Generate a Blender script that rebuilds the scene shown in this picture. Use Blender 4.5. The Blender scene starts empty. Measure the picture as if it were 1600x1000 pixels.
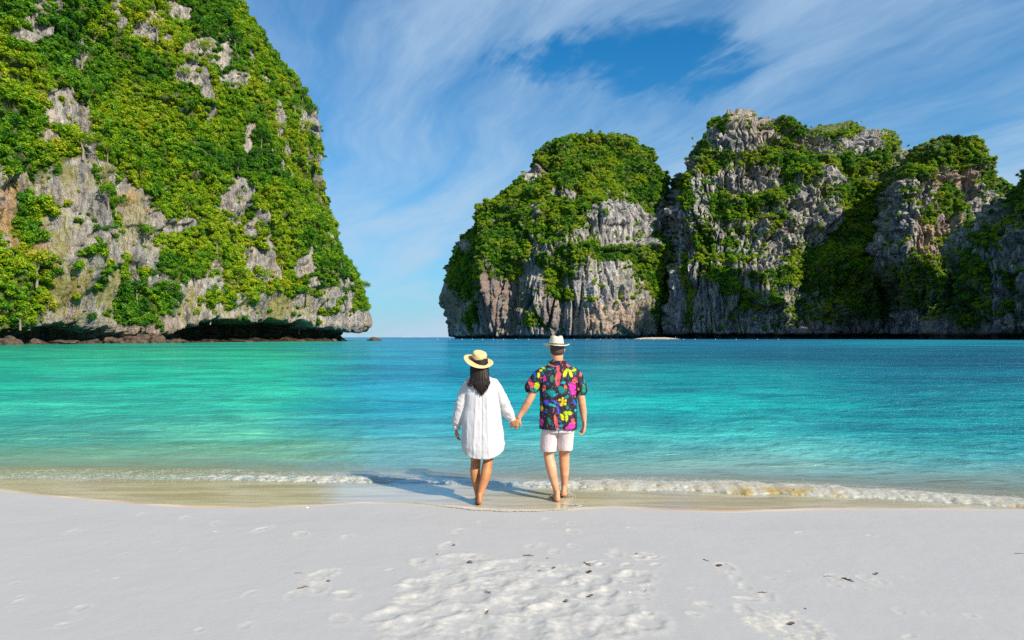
import bpy, bmesh, math, random
import numpy as np
from mathutils import Vector, Matrix

# ------------------------------------------------------------------ camera, sky, sun, exposure
scene = bpy.context.scene
COL = scene.collection
R = math.radians
F = 1600 * 24.0 / 36.0            # focal length in photo pixels (24 mm lens, 1600 px wide)
HC = 1.87                         # eye height above the sea
HOR = 527.0                       # row of the horizon in the photo
cam_d = bpy.data.cameras.new('camera')
cam_d.lens = 24.0
cam_d.sensor_width = 36.0
cam_d.clip_start = 0.1
cam_d.clip_end = 90000
cam = bpy.data.objects.new('camera', cam_d)
COL.objects.link(cam)
cam.location = (0, 0, HC)
cam.rotation_euler = (R(90) + math.atan((HOR - 500) / F), 0, 0)
scene.camera = cam

SUN_AZ = 133.0                    # degrees clockwise from straight ahead (+Y)
SUN_EL = 35.5
sun_vec = Vector((math.sin(R(SUN_AZ)) * math.cos(R(SUN_EL)), math.cos(R(SUN_AZ)) * math.cos(R(SUN_EL)), math.sin(R(SUN_EL))))
sd = bpy.data.lights.new('sun', 'SUN')
sd.energy = 5.0
sd.angle = R(0.9)
sd.color = (1.0, 0.93, 0.80)
sun = bpy.data.objects.new('sun', sd)
COL.objects.link(sun)
sun.rotation_euler = sun_vec.to_track_quat('Z', 'Y').to_euler()

vs = scene.view_settings
vs.view_transform = 'Standard'
vs.look = 'None'
vs.exposure = 0.58
vs.gamma = 1.0
vs.use_curve_mapping = False
scene.cycles.use_denoising = False
scene.cycles.use_adaptive_sampling = False
scene.cycles.sample_clamp_direct = 2.2
scene.cycles.sample_clamp_indirect = 2.0
scene.cycles.max_bounces = 6
scene.cycles.transparent_max_bounces = 12
scene.cycles.caustics_reflective = False
scene.cycles.caustics_refractive = False

# ------------------------------------------------------------------ node helpers
class NT:
    """small wrapper to write node trees compactly"""
    def __init__(self, tree):
        self.t = tree
        self.n = tree.nodes
        self.l = tree.links
    def new(self, kind, **kw):
        nd = self.n.new(kind)
        for k, v in kw.items():
            setattr(nd, k, v)
        return nd
    def put(self, sock, v):
        if isinstance(v, bpy.types.NodeSocket):
            self.l.new(v, sock)
        elif v is not None:
            if isinstance(v, (tuple, list)) and sock.type == 'RGBA' and len(v) == 3:
                v = tuple(v) + (1.0,)
            sock.default_value = v
    def math(self, op, a, b=None, c=None, clamp=False):
        nd = self.new('ShaderNodeMath', operation=op, use_clamp=clamp)
        self.put(nd.inputs[0], a)
        if b is not None: self.put(nd.inputs[1], b)
        if c is not None: self.put(nd.inputs[2], c)
        return nd.outputs[0]
    def vmath(self, op, a, b=None, scale=None):
        nd = self.new('ShaderNodeVectorMath', operation=op)
        self.put(nd.inputs[0], a)
        if b is not None: self.put(nd.inputs[1], b)
        if scale is not None: self.put(nd.inputs[3], scale)
        return nd.outputs[0]
    def mix(self, f, a, b, blend='MIX'):
        nd = self.new('ShaderNodeMix', data_type='RGBA', blend_type=blend)
        self.put(nd.inputs[0], f)
        self.put(nd.inputs[6], a)
        self.put(nd.inputs[7], b)
        return nd.outputs[2]
    def noise(self, vec, scale, detail=4, rough=0.55, dist=0.0):
        nd = self.new('ShaderNodeTexNoise')
        self.put(nd.inputs['Vector'], vec)
        nd.inputs['Scale'].default_value = scale
        nd.inputs['Detail'].default_value = detail
        nd.inputs['Roughness'].default_value = rough
        nd.inputs['Distortion'].default_value = dist
        return nd.outputs['Fac']
    def ramp(self, f, stops, interp='LINEAR'):
        nd = self.new('ShaderNodeValToRGB')
        nd.color_ramp.interpolation = interp
        el = nd.color_ramp.elements
        while len(el) > 1: el.remove(el[-1])
        el[0].position = stops[0][0]
        def c4(c): return (c, c, c, 1) if isinstance(c, (int, float)) else tuple(c) + (1,)
        el[0].color = c4(stops[0][1])
        for p, c in stops[1:]:
            e = el.new(p); e.color = c4(c)
        self.put(nd.inputs[0], f)
        return nd.outputs[0]
    def maprange(self, f, a, b, c=0.0, d=1.0, smooth=True):
        nd = self.new('ShaderNodeMapRange')
        nd.interpolation_type = 'SMOOTHSTEP' if smooth else 'LINEAR'
        self.put(nd.inputs[0], f)
        for i, v in zip((1, 2, 3, 4), (a, b, c, d)): nd.inputs[i].default_value = v
        return nd.outputs[0]
    def mapping(self, vec, scale=(1, 1, 1), rot=(0, 0, 0), loc=(0, 0, 0)):
        nd = self.new('ShaderNodeMapping')
        self.put(nd.inputs[0], vec)
        nd.inputs['Location'].default_value = loc
        nd.inputs['Rotation'].default_value = rot
        nd.inputs['Scale'].default_value = scale
        return nd.outputs[0]
    def attr(self, name, out='Fac'):
        nd = self.new('ShaderNodeAttribute', attribute_name=name)
        return nd.outputs[out]
    def bump(self, h, strength, dist, normal=None):
        nd = self.new('ShaderNodeBump')
        self.put(nd.inputs['Strength'], strength)
        self.put(nd.inputs['Distance'], dist)
        self.put(nd.inputs['Height'], h)
        if normal is not None: self.put(nd.inputs['Normal'], normal)
        return nd.outputs[0]

def material(name):
    m = bpy.data.materials.new(name)
    m.use_nodes = True
    nt = NT(m.node_tree)
    nt.n.clear()
    out = nt.new('ShaderNodeOutputMaterial')
    return m, nt, out

def principled(nt, out, color, rough=0.7, normal=None, **kw):
    b = nt.new('ShaderNodeBsdfPrincipled')
    nt.put(b.inputs['Base Color'], color)
    nt.put(b.inputs['Roughness'], rough)
    if normal is not None: nt.put(b.inputs['Normal'], normal)
    for k, v in kw.items(): nt.put(b.inputs[k.replace('_', ' ')], v)
    if out is not None: nt.l.new(b.outputs[0], out.inputs[0])
    return b

def simple(name, color, rough=0.7, var=0.12, scale=30.0, bump=0.0, **kw):
    m, nt, out = material(name)
    tc = nt.new('ShaderNodeTexCoord').outputs['Object']
    n = nt.noise(tc, scale, 4)
    c = nt.mix(n, tuple(x * (1 - var) for x in color), tuple(min(1, x * (1 + var)) for x in color))
    nrm = nt.bump(n, bump, 0.01) if bump else None
    principled(nt, out, c, rough, nrm, **kw)
    return m

# ------------------------------------------------------------------ sky
world = bpy.data.worlds.new('World')
scene.world = world
world.use_nodes = True
wt = NT(world.node_tree)
wt.n.clear()
wo = wt.new('ShaderNodeOutputWorld')
bg = wt.new('ShaderNodeBackground')
bg.inputs['Strength'].default_value = 0.075
sky = wt.new('ShaderNodeTexSky', sky_type='NISHITA')
sky.sun_disc = False
sky.sun_elevation = R(SUN_EL)
sky.sun_rotation = R(SUN_AZ)
sky.air_density = 1.0
sky.dust_density = 0.4
sky.ozone_density = 3.0
g = wt.new('ShaderNodeTexCoord').outputs['Generated']
sep = wt.new('ShaderNodeSeparateXYZ'); wt.put(sep.inputs[0], g)
zc = wt.math('MAXIMUM', sep.outputs[2], 0.0)
zz = wt.math('ADD', zc, 0.16)
u = wt.math('DIVIDE', sep.outputs[0], zz)
v = wt.math('DIVIDE', sep.outputs[1], zz)
cmb = wt.new('ShaderNodeCombineXYZ'); wt.put(cmb.inputs[0], u); wt.put(cmb.inputs[1], v)
P = cmb.outputs[0]
# soft streaks, drawn out along one wind direction, warped by a slow noise
warp = wt.new('ShaderNodeTexNoise'); wt.put(warp.inputs['Vector'], P); warp.inputs['Scale'].default_value = 0.9
warp.inputs['Detail'].default_value = 3
wv = wt.vmath('SCALE', wt.vmath('SUBTRACT', warp.outputs['Color'], (0.5, 0.5, 0.5)), scale=0.55)
Pw = wt.vmath('ADD', P, wv)
st1 = wt.noise(wt.mapping(wt.mapping(Pw, rot=(0, 0, R(-100))), (0.50, 1.35, 1)), 0.95, 7, 0.52)
st2 = wt.noise(wt.mapping(wt.mapping(Pw, rot=(0, 0, R(-118))), (0.42, 1.9, 1), (0, 0, 0), (3.1, 1.7, 0)), 2.6, 9, 0.66)
big = wt.noise(wt.mapping(P, (0.8, 0.8, 1), (0, 0, 0), (7.3, 2.2, 0)), 0.75, 3, 0.5)
cl = wt.math('ADD', wt.math('MULTIPLY', st1, 0.55), wt.math('MULTIPLY', st2, 0.31))
cl = wt.math('ADD', cl, wt.math('MULTIPLY', big, 0.22))
# the clear gap in the cloud veil
du = wt.math('DIVIDE', wt.math('SUBTRACT', wt.math('DIVIDE', sep.outputs[0], sep.outputs[1]), 0.200), 0.135)
dv = wt.math('DIVIDE', wt.math('SUBTRACT', wt.math('DIVIDE', sep.outputs[2], sep.outputs[1]), 0.407), 0.042)
rr = wt.math('ADD', wt.math('MULTIPLY', du, du), wt.math('MULTIPLY', dv, dv))
rr = wt.math('ADD', rr, wt.math('MULTIPLY', wt.math('SUBTRACT', st2, 0.5), 7.0))
rr = wt.math('ADD', rr, wt.math('MULTIPLY', wt.math('SUBTRACT', wt.noise(P, 3.2, 4, 0.6), 0.5), 6.0))
gap = wt.maprange(rr, 0.3, 2.3, 0.0, 1.0)
gap = wt.math('MAXIMUM', gap, wt.math('LESS_THAN', sep.outputs[1], 0.0))
fac = wt.maprange(cl, 0.43, 0.69, 0.12, 0.84)
fac = wt.math('MULTIPLY', fac, gap)
hsv = wt.new('ShaderNodeHueSaturation')
hsv.inputs['Saturation'].default_value = 1.15
wt.put(hsv.inputs['Color'], sky.outputs[0])
tint = wt.mix(1.0, hsv.outputs[0], (0.03, 0.96, 1.28), 'MULTIPLY')
hz = wt.math('POWER', wt.math('SUBTRACT', 1.0, zc), 6.0)
tint = wt.mix(wt.math('MULTIPLY', hz, 0.88), tint, (4.0, 5.5, 6.9))
cloudc = wt.mix(wt.math('MULTIPLY', hz, 0.9), (4.0, 5.6, 7.4), (4.7, 6.0, 7.3))
skyc = wt.mix(fac, tint, cloudc)
wt.put(bg.inputs['Color'], skyc)
wt.l.new(bg.outputs[0], wo.inputs[0])

# ------------------------------------------------------------------ numpy noise and mesh helpers
rng = np.random.default_rng(7)
_perm = rng.permutation(4096).astype(np.int32)
_grad = rng.normal(size=(4096, 3)); _grad /= np.linalg.norm(_grad, axis=1)[:, None]
_grad = _grad.astype(np.float32)

def perlin(x, y, z):
    x, y, z = np.broadcast_arrays(np.asarray(x, np.float32), np.asarray(y, np.float32), np.asarray(z, np.float32))
    xi = np.floor(x).astype(np.int32); yi = np.floor(y).astype(np.int32); zi = np.floor(z).astype(np.int32)
    xf = x - xi; yf = y - yi; zf = z - zi
    fu = xf * xf * xf * (xf * (xf * 6 - 15) + 10)
    fv = yf * yf * yf * (yf * (yf * 6 - 15) + 10)
    fw = zf * zf * zf * (zf * (zf * 6 - 15) + 10)
    def gr(i, j, k):
        h = _perm[(_perm[(_perm[(xi + i) & 4095] + yi + j) & 4095] + zi + k) & 4095]
        gg = _grad[h]
        return gg[..., 0] * (xf - i) + gg[..., 1] * (yf - j) + gg[..., 2] * (zf - k)
    def lerp(a, b, t): return a + t * (b - a)
    x00 = lerp(gr(0, 0, 0), gr(1, 0, 0), fu); x10 = lerp(gr(0, 1, 0), gr(1, 1, 0), fu)
    x01 = lerp(gr(0, 0, 1), gr(1, 0, 1), fu); x11 = lerp(gr(0, 1, 1), gr(1, 1, 1), fu)
    return lerp(lerp(x00, x10, fv), lerp(x01, x11, fv), fw) * 1.5

def fbm(x, y, z, octv=4, gain=0.5, lac=2.03):
    s = 0; a = 1.0; f = 1.0; t = 0
    for o in range(octv):
        s = s + a * perlin(x * f + 17.3 * o, y * f - 9.1 * o, z * f + 4.7 * o); t += a
        a *= gain; f *= lac
    return s / t

def ridged(x, y, z, octv=4, gain=0.5, lac=2.1):
    s = 0; a = 1.0; f = 1.0; t = 0
    for o in range(octv):
        s = s + a * (1 - 2.2 * np.abs(perlin(x * f + 31.7 * o, y * f + 3.3 * o, z * f - 8.9 * o))); t += a
        a *= gain; f *= lac
    return s / t

def sstep(a, b, x):
    t = np.clip((x - a) / (b - a), 0, 1)
    return t * t * (3 - 2 * t)

def np_mesh(name, verts, faces, smooth=True, attrs=None, colors=None):
    """verts (N,3); faces (M,k) all with k corners"""
    verts = np.asarray(verts, np.float32); faces = np.asarray(faces, np.int32)
    me = bpy.data.meshes.new(name)
    k = faces.shape[1]; m = len(faces)
    me.vertices.add(len(verts)); me.vertices.foreach_set('co', verts.ravel())
    me.loops.add(m * k); me.loops.foreach_set('vertex_index', faces.ravel())
    me.polygons.add(m)
    me.polygons.foreach_set('loop_start', np.arange(0, m * k, k, dtype=np.int32))
    me.polygons.foreach_set('loop_total', np.full(m, k, np.int32))
    if smooth: me.polygons.foreach_set('use_smooth', np.ones(m, bool))
    for kx, va in (attrs or {}).items():
        a = me.attributes.new(kx, 'FLOAT', 'POINT'); a.data.foreach_set('value', np.asarray(va, np.float32).ravel())
    for kx, va in (colors or {}).items():
        a = me.attributes.new(kx, 'FLOAT_COLOR', 'POINT')
        c = np.ones((len(verts), 4), np.float32); c[:, :3] = va
        a.data.foreach_set('color', c.ravel())
    me.update(calc_edges=True)
    me.validate()
    return me

def grid_faces(nr, nc, wrap=False):
    i = np.arange(nr - 1)[:, None]; j = np.arange(nc if wrap else nc - 1)[None, :]
    a = i * nc + j; b = i * nc + (j + 1) % nc
    return np.stack([a, b, b + nc, a + nc], -1).reshape(-1, 4)

def link(name, me, mat=None, parent=None, label=None, cat=None, group=None, kind=None, loc=None):
    o = bpy.data.objects.new(name, me)
    COL.objects.link(o)
    if mat is not None:
        me.materials.clear(); me.materials.append(mat)
    if parent is not None: o.parent = parent
    if loc is not None: o.location = loc
    tag(o, label, cat, group, kind)
    return o

def tag(o, label=None, cat=None, group=None, kind=None):
    if label: o['label'] = label
    if cat: o['category'] = cat
    if group: o['group'] = group
    if kind: o['kind'] = kind

def empty(name, loc=(0, 0, 0), rz=0, label=None, cat=None, group=None):
    o = bpy.data.objects.new(name, None)
    o.empty_display_size = 0.2
    COL.objects.link(o)
    o.location = loc; o.rotation_euler = (0, 0, rz)
    tag(o, label, cat, group)
    return o

def copy_tree(o, parent=None):
    c = o.copy(); COL.objects.link(c)
    if parent is not None: c.parent = parent
    for ch in list(o.children): copy_tree(ch, c)
    return c
# ------------------------------------------------------------------ the beach: one sand sheet that runs on as the sea bed
def X_of(px, Y): return (px - 800.0) * Y / F
def Y_of(py): return F * HC / (py - HOR)

# where dry sand ends, read along the shore
_e = [(-900, 745), (-400, 752), (0, 767), (100, 778), (200, 787), (300, 794), (400, 795), (500, 791), (570, 787), (700, 792), (760, 797),
      (840, 800), (900, 797), (960, 793), (1050, 799), (1150, 801), (1250, 798), (1350, 796), (1600, 797), (2000, 806), (2600, 820)]
EDGE_Y = np.array([Y_of(b) for a, b in _e]); EDGE_X = np.array([X_of(a, Y_of(b)) for a, b in _e])
def edge_y(x): return np.interp(x, EDGE_X, EDGE_Y)
_s = [(-900, 738), (-400, 742), (0, 747), (300, 748), (560, 752), (700, 757), (900, 760), (1100, 763), (1250, 768), (1400, 776), (1600, 790), (2200, 830)]
SURF_Y = np.array([Y_of(b) for a, b in _s]); SURF_X = np.array([X_of(a, Y_of(b)) for a, b in _s])
def surf_y(x): return np.interp(x, SURF_X, SURF_Y)

# prints in the sand: px, py of the centre in the photo, length, heading, depth
def ground_point(px, py, z=0.05):
    Y = F * (HC - z) / (py - HOR)
    return X_of(px, Y), Y
prints = []
for (px, py, s) in [(225, 797, .7), (292, 803, .8), (340, 812, .9), (410, 824, 1), (472, 834, 1.1), (545, 838, .8), (118, 829, .8), (250, 846, .5), (200, 866, .5),
                    (290, 858, .5), (505, 903, 1.3), (500, 925, 1.1), (460, 937, .7), (395, 935, .6), (133, 960, .7), (30, 917, .5), (38, 940, .5), (35, 949, .6),
                    (390, 990, .6), (716, 826, .8), (750, 810, .6), (857, 806, .8), (893, 826, .9), (890, 812, .6), (700, 850, 1.0), (735, 872, .9), (828, 852, .7),
                    (865, 862, .9), (850, 850, .7), (895, 852, .8), (960, 866, 1.0), (1010, 868, .8), (1000, 878, .7), (655, 884, .9), (1130, 888, 1.1), (1145, 908, .8),
                    (1160, 922, .8), (1195, 937, .9), (1300, 906, .9), (1350, 908, .9), (1370, 912, .7), (1338, 923, .6), (1255, 884, .4), (1410, 906, .5), (1400, 963, .6),
                    (1440, 966, .5), (1160, 962, 1.0), (1100, 955, .8), (1240, 990, 1.9), (1200, 992, 1.4), (1010, 925, .8), (1005, 940, .7)]:
    x, y = ground_point(px, py)
    prints.append((x, y, 0.11 * s, 0.06 * s, random.Random(int(px)).uniform(-0.5, 0.5), 0.0032 * s, 0.9 * s))
rp = random.Random(11)
for (px, py, w, h) in [(655, 945, 62, 34), (640, 985, 60, 30), (735, 930, 55, 26), (790, 950, 60, 34), (735, 985, 78, 30), (820, 930, 62, 26), (860, 905, 60, 20),
                       (880, 890, 40, 16), (900, 920, 52, 22), (820, 985, 70, 30), (900, 985, 72, 30), (960, 950, 50, 26), (930, 905, 40, 16), (950, 985, 50, 24),
                       (700, 905, 50, 20), (760, 890, 56, 18), (650, 915, 40, 18), (720, 870, 50, 12), (800, 880, 60, 14), (1010, 975, 46, 20), (610, 965, 40, 22),
                       (870, 955, 58, 28), (990, 900, 44, 16), (930, 935, 46, 20), (690, 960, 40, 26), (770, 910, 44, 18)]:
    x, y = ground_point(px, py, 0.08)
    pm = F / y                                   # photo pixels per metre here
    a = w / pm; b = h / pm * y / (HC - 0.08)
    prints.append((x, y, max(0.10, min(b, a) * 0.80), a * 0.62, rp.uniform(-0.7, 0.3), 0.0075, 0.7))
for _ in range(70):                              # smaller scuffs around them
    px = rp.gauss(810, 130); py = rp.uniform(862, 1000)
    x, y = ground_point(px, py, 0.08)
    prints.append((x, y, rp.uniform(0.03, 0.10), rp.uniform(0.03, 0.08), rp.uniform(-1.5, 1.5), rp.uniform(0.002, 0.006), 0.7))
for _ in range(26):
    px = rp.uniform(-100, 1700); py = rp.uniform(815, 1000)
    x, y = ground_point(px, py, 0.08)
    prints.append((x, y, rp.uniform(0.02, 0.05), rp.uniform(0.02, 0.04), rp.uniform(-1.5, 1.5), rp.uniform(0.002, 0.004), 0.7))

def sand_height(X, Y):
    ey = edge_y(X); d = ey - Y                    # >0 on the dry side
    sy = surf_y(X)
    z = np.where(d > 0, 0.018 + 0.030 * d * np.minimum(1, d / 0.8), 0.0)
    w = np.clip((Y - ey) / np.maximum(sy - ey, 0.2), 0, 1)
    z = np.where(d <= 0, 0.018 * (1 - w) + 0.002 * w, z)
    sea = np.maximum(Y - sy, 0)
    z = z - np.where(sea > 0, 0.012 * np.minimum(sea, 0.6) + 0.055 * np.maximum(sea - 0.4, 0), 0)
    z = np.maximum(z, -45.0)
    # banks well behind the camera
    z = np.where(Y < 0, 0.24 + 1.2 * sstep(0, 40, -Y) + 0.03 * np.sin(X * 0.3), z)
    return z

xs = np.concatenate([-np.geomspace(4000, 6.6, 60), np.arange(-6.5, 6.5, 0.0135), np.geomspace(6.6, 4000, 60)])
ys = np.concatenate([-np.geomspace(400, 3, 30), np.arange(-2.5, 3.3, 0.25), np.arange(3.4, 9.6, 0.0150), np.arange(9.7, 16, 0.1), np.geomspace(16.3, 60000, 60)])
GX, GY = np.meshgrid(xs, ys)
GZ = sand_height(GX, GY)
cream = np.zeros_like(GX)
near = (np.abs(GX) < 6.6) & (GY > 3.3) & (GY < 9.6)
dry = sstep(0.0, 0.25, edge_y(GX) - GY)
GZ += near * dry * (0.006 * fbm(GX * 0.9, GY * 0.9, 1.0 + GX * 0, 3) + 0.0022 * fbm(GX * 6, GY * 6, 5.0 + GX * 0, 3))
track = np.exp(-((GX - 0.05 + 0.0 * GY) / 0.75) ** 2) * sstep(6.3, 4.6, GY) * near
GZ += track * (0.0055 * fbm(GX * 3.2, GY * 2.6, 9.0 + GX * 0, 4) + 0.004 * np.abs(fbm(GX * 6, GY * 4.5, 3.0 + GX * 0, 3)))
for (x0, y0, la, lb, rot, dep, cr) in prints:
    rad = 2.4 * max(la, lb)
    i0, i1 = np.searchsorted(xs, [x0 - rad, x0 + rad]); j0, j1 = np.searchsorted(ys, [y0 - rad, y0 + rad])
    if i1 - i0 < 2 or j1 - j0 < 2: continue
    sx = GX[j0:j1, i0:i1] - x0; sy_ = GY[j0:j1, i0:i1] - y0
    c, s_ = math.cos(rot), math.sin(rot)
    lu = (sx * c + sy_ * s_) / lb; lv = (-sx * s_ + sy_ * c) / la
    wob = 0.55 * fbm(sx * 8 + x0 * 7, sy_ * 8, y0 * 3 + sx * 0, 4)
    r = np.sqrt(lu * lu + lv * lv) + wob
    GZ[j0:j1, i0:i1] += -dep * (1 - sstep(0.45, 1.0, r)) + 0.45 * dep * np.exp(-((r - 1.15) / 0.26) ** 2) * (0.5 + 1.6 * sstep(-0.2, 0.3, wob))
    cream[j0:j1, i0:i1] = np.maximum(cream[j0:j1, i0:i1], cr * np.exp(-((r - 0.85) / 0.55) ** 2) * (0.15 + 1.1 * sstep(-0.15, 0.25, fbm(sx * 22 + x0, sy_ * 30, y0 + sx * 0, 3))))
wet = sstep(-0.03, 0.03, GY - edge_y(GX) + 0.02 * fbm(GX * 2, GY * 2, GX * 0, 2))
V = np.stack([GX, GY, GZ], -1).reshape(-1, 3)
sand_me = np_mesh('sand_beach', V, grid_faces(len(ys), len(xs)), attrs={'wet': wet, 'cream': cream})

m, nt, out = material('sand')
geo = nt.new('ShaderNodeNewGeometry').outputs['Position']
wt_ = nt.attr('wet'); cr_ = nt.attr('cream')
n1 = nt.noise(geo, 1.3, 5, 0.6); n2 = nt.noise(geo, 260.0, 3, 0.7); n3 = nt.noise(geo, 22.0, 5, 0.65)
n4 = nt.noise(nt.mapping(geo, (0.30, 2.6, 1)), 2.4, 6, 0.66, 0.6)
dryc = nt.mix(n1, (0.355, 0.338, 0.338), (0.390, 0.372, 0.362))
dryc = nt.mix(nt.maprange(n2, 0.35, 0.75, 0.0, 0.35), dryc, (0.46, 0.445, 0.43))
dryc = nt.mix(nt.maprange(n2, 0.42, 0.25, 0.0, 0.30), dryc, (0.27, 0.26, 0.26))
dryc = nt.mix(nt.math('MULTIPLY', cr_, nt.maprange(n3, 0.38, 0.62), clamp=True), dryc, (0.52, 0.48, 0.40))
wetc = nt.mix(nt.maprange(n4, 0.36, 0.64), (0.50, 0.335, 0.205), (0.72, 0.535, 0.375))
wetc = nt.mix(nt.maprange(nt.noise(nt.mapping(geo, (0.5, 1.2, 1)), 0.9, 3), 0.5, 0.65, 0.0, 0.08), wetc, (0.50, 0.41, 0.14))
wetc = nt.mix(nt.maprange(n2, 0.45, 0.8, 0.0, 0.30), wetc, (0.52, 0.46, 0.36))
colr = nt.mix(wt_, dryc, wetc)
rgh = nt.mix(wt_, (0.95,) * 3, (0.30,) * 3)
bh = nt.math('ADD', nt.math('MULTIPLY', n3, 0.6), nt.math('MULTIPLY', n2, 0.4))
bst = nt.maprange(wt_, 0, 1, 0.55, 0.06)
nrm = nt.bump(bh, bst, 0.006)
principled(nt, out, colr, rgh, nrm, Specular_IOR_Level=nt.maprange(wt_, 0, 1, 0.15, 0.45))
MAT_SAND = m
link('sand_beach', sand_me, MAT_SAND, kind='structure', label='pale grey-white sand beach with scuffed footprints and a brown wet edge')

# ------------------------------------------------------------------ the sea
pys = np.concatenate([np.arange(797, 700, -0.55), np.arange(700, 560, -0.5), np.arange(560, 530, -0.35)])
wy = np.concatenate([Y_of(pys), np.geomspace(Y_of(530) * 1.05, 70000, 50)])
kx = np.linspace(-2.2, 2.2, 900)
WY, WK = np.meshgrid(wy, kx, indexing='ij')
WX = WK * WY
cell = np.gradient(wy)[:, None] + 0 * WX
def wave(lam, ang, amp, seed, warp=0.5):
    """wavelets about lam metres long, gone where the mesh is too coarse to carry them"""
    c, s = math.cos(ang), math.sin(ang)
    a = (WX * c + WY * s); b = (-WX * s + WY * c)
    n = fbm(a / (lam * 1.9), b / lam, seed + 0 * a, 2)
    return amp * n * np.clip((lam / (3.0 * cell)) - 0.3, 0, 1)
sea = WY - surf_y(WX)
off = sstep(0.0, 2.0, sea)
H = wave(0.30, 0.10, 0.016, 1.0) + wave(0.6, -0.12, 0.040, 2.0) + wave(1.4, 0.10, 0.070, 3.0) + wave(3.4, -0.05, 0.06, 4.0) + wave(8.0, 0.05, 0.10, 5.0)
film = sstep(-2.0, 0.1, sea)
WZ = 0.012 + H * (0.08 + 0.92 * off)
# the thin film that runs up the sand: ends a little short of the dry edge
ed = WY - edge_y(WX)
inlet = ed - 0.05 - 0.10 * np.abs(fbm(WX * 0.8, WY * 0.2, 7 + 0 * WX, 2))
sandz = sand_height(WX, WY)
WZ = np.where(sea < 0, np.maximum(sandz + 0.004 + 0.03 * H, 0) , WZ)
WZ = WZ + 0.035 * np.exp(-((sea - 0.35) / 0.30) ** 2)
WZ = np.where(inlet < 0, sandz - 0.02, WZ)
# colour of the water body: pale over the shallow sand, turquoise, then deep
PX = WX / WY * F + 800; PY = HOR + F * HC / WY
tp = np.array([528, 533, 540, 552, 570, 600, 640, 680, 710, 735, 760])
def col_table(rows): return [np.array(rows)[:, k] for k in range(3)]
left = col_table([(.01, .13, .22), (.02, .42, .30), (.015, .34, .20), (.02, .42, .25), (.015, .48, .33), (.015, .50, .38), (.05, .53, .42), (.17, .56, .43), (.31, .57, .34), (.45, .55, .36), (.52, .44, .29)])
mid = col_table([(.005, .13, .27), (.005, .19, .33), (.01, .24, .37), (.01, .25, .36), (.005, .23, .34), (.01, .26, .36), (.02, .34, .42), (.08, .42, .45), (.24, .52, .50), (.42, .55, .50), (.52, .46, .34)])
midr = col_table([(.005, .11, .22), (.005, .16, .30), (.005, .22, .34), (.005, .16, .24), (.005, .24, .28), (.005, .36, .36), (.01, .44, .40), (.08, .50, .44), (.25, .58, .50), (.44, .58, .48), (.52, .45, .31)])
rgt = col_table([(.003, .16, .24), (.003, .32, .40), (.003, .26, .34), (.002, .17, .25), (.002, .17, .25), (.003, .22, .28), (.005, .30, .32), (.02, .38, .37), (.10, .46, .44), (.30, .54, .48), (.52, .45, .31)])
stops = [(-500, left), (420, left), (640, mid), (760, mid), (930, midr), (1150, midr), (1420, rgt), (2400, rgt)]
wob = 60 * fbm(WX / 14, WY / 30, 3 + 0 * WX, 3) + 90 * fbm(np.log(WY) * 2.0, WK * 2.2, 8 + 0 * WX, 3)
pxe = PX + wob; pye = np.clip(PY * (1 + 0.02 * fbm(WK * 3, np.log(WY) * 6, 2 + 0 * WX, 3)), 528, 760)
C = np.zeros(WX.shape + (3,), np.float32)
for k in range(3):
    vals = [np.interp(pye, tp, s[1][k]) for s in stops]
    px_s = [s[0] for s in stops]
    acc = np.zeros_like(WX)
    if k == 2: vals[0] = vals[0] * np.interp(pye, [528, 560, 680, 720], [1, .80, .84, 1]); vals[1] = vals[0]
    vals[6] = vals[6] * np.interp(pye, [528, 545, 700], [1, .64, .88]); vals[7] = vals[6]
    vals[4] = vals[4] * np.interp(pye, [528, 545, 620, 700], [1, .75, .90, 1]); vals[5] = vals[5] * np.interp(pye, [528, 545, 620, 700], [1, .70, .85, 1])
    for i in range(len(stops) - 1):
        t = sstep(px_s[i], px_s[i + 1], pxe)
        acc = np.where((pxe >= px_s[i]) & (pxe < px_s[i + 1]), vals[i] * (1 - t) + vals[i + 1] * t, acc)
    acc = np.where(pxe >= px_s[-1], vals[-1], acc); acc = np.where(pxe < px_s[0], vals[0], acc)
    C[..., k] = acc
body = np.clip(0.05 + 0.62 * sstep(-0.2, 1.6, sea) + 0.40 * sstep(1.0, 6.0, sea), 0, 1) * sstep(-0.6, 0.0, sea)
pf_ = 800 + WX * F / np.maximum(surf_y(WX), 1)
foam_ = np.interp(pf_, [-300, 0, 300, 560, 640, 860, 920, 1600, 2400], [.7, .75, .9, .85, .35, .4, .8, .8, .8]) * (np.exp(-((sea - 0.30) / 0.30) ** 2) + 0.35 * np.exp(-((sea + 0.15) / 0.35) ** 2))
sea_me = np_mesh('sea_water', np.stack([WX, WY, WZ], -1).reshape(-1, 3), grid_faces(len(wy), len(kx))[:, ::-1],
                 attrs={'foam': foam_, 'body': body, 'sea': np.clip(sea, -3, 50)}, colors={'tone': C.reshape(-1, 3)})
m, nt, out = material('sea_water')
geo = nt.new('ShaderNodeNewGeometry').outputs['Position']
cd = nt.new('ShaderNodeVectorMath', operation='LENGTH'); nt.put(cd.inputs[0], geo)
r1 = nt.noise(nt.mapping(geo, (0.45, 1.35, 1)), 3.0, 5, 0.66, 0.5)
r2 = nt.noise(nt.mapping(geo, (0.42, 1.2, 1), (0, 0, 0.12)), 0.60, 6, 0.66, 0.5)
r3 = nt.noise(nt.mapping(geo, (0.6, 1.0, 1), (0, 0, -0.1)), 0.13, 7, 0.68, 0.4)
h = nt.math('ADD', nt.math('MULTIPLY', r1, 0.26), nt.math('MULTIPLY', r2, 0.75))
h = nt.math('ADD', h, nt.math('MULTIPLY', r3, 2.6))
bst = nt.maprange(nt.attr('sea'), -0.5, 3.0, 0.03, 0.95)
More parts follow.
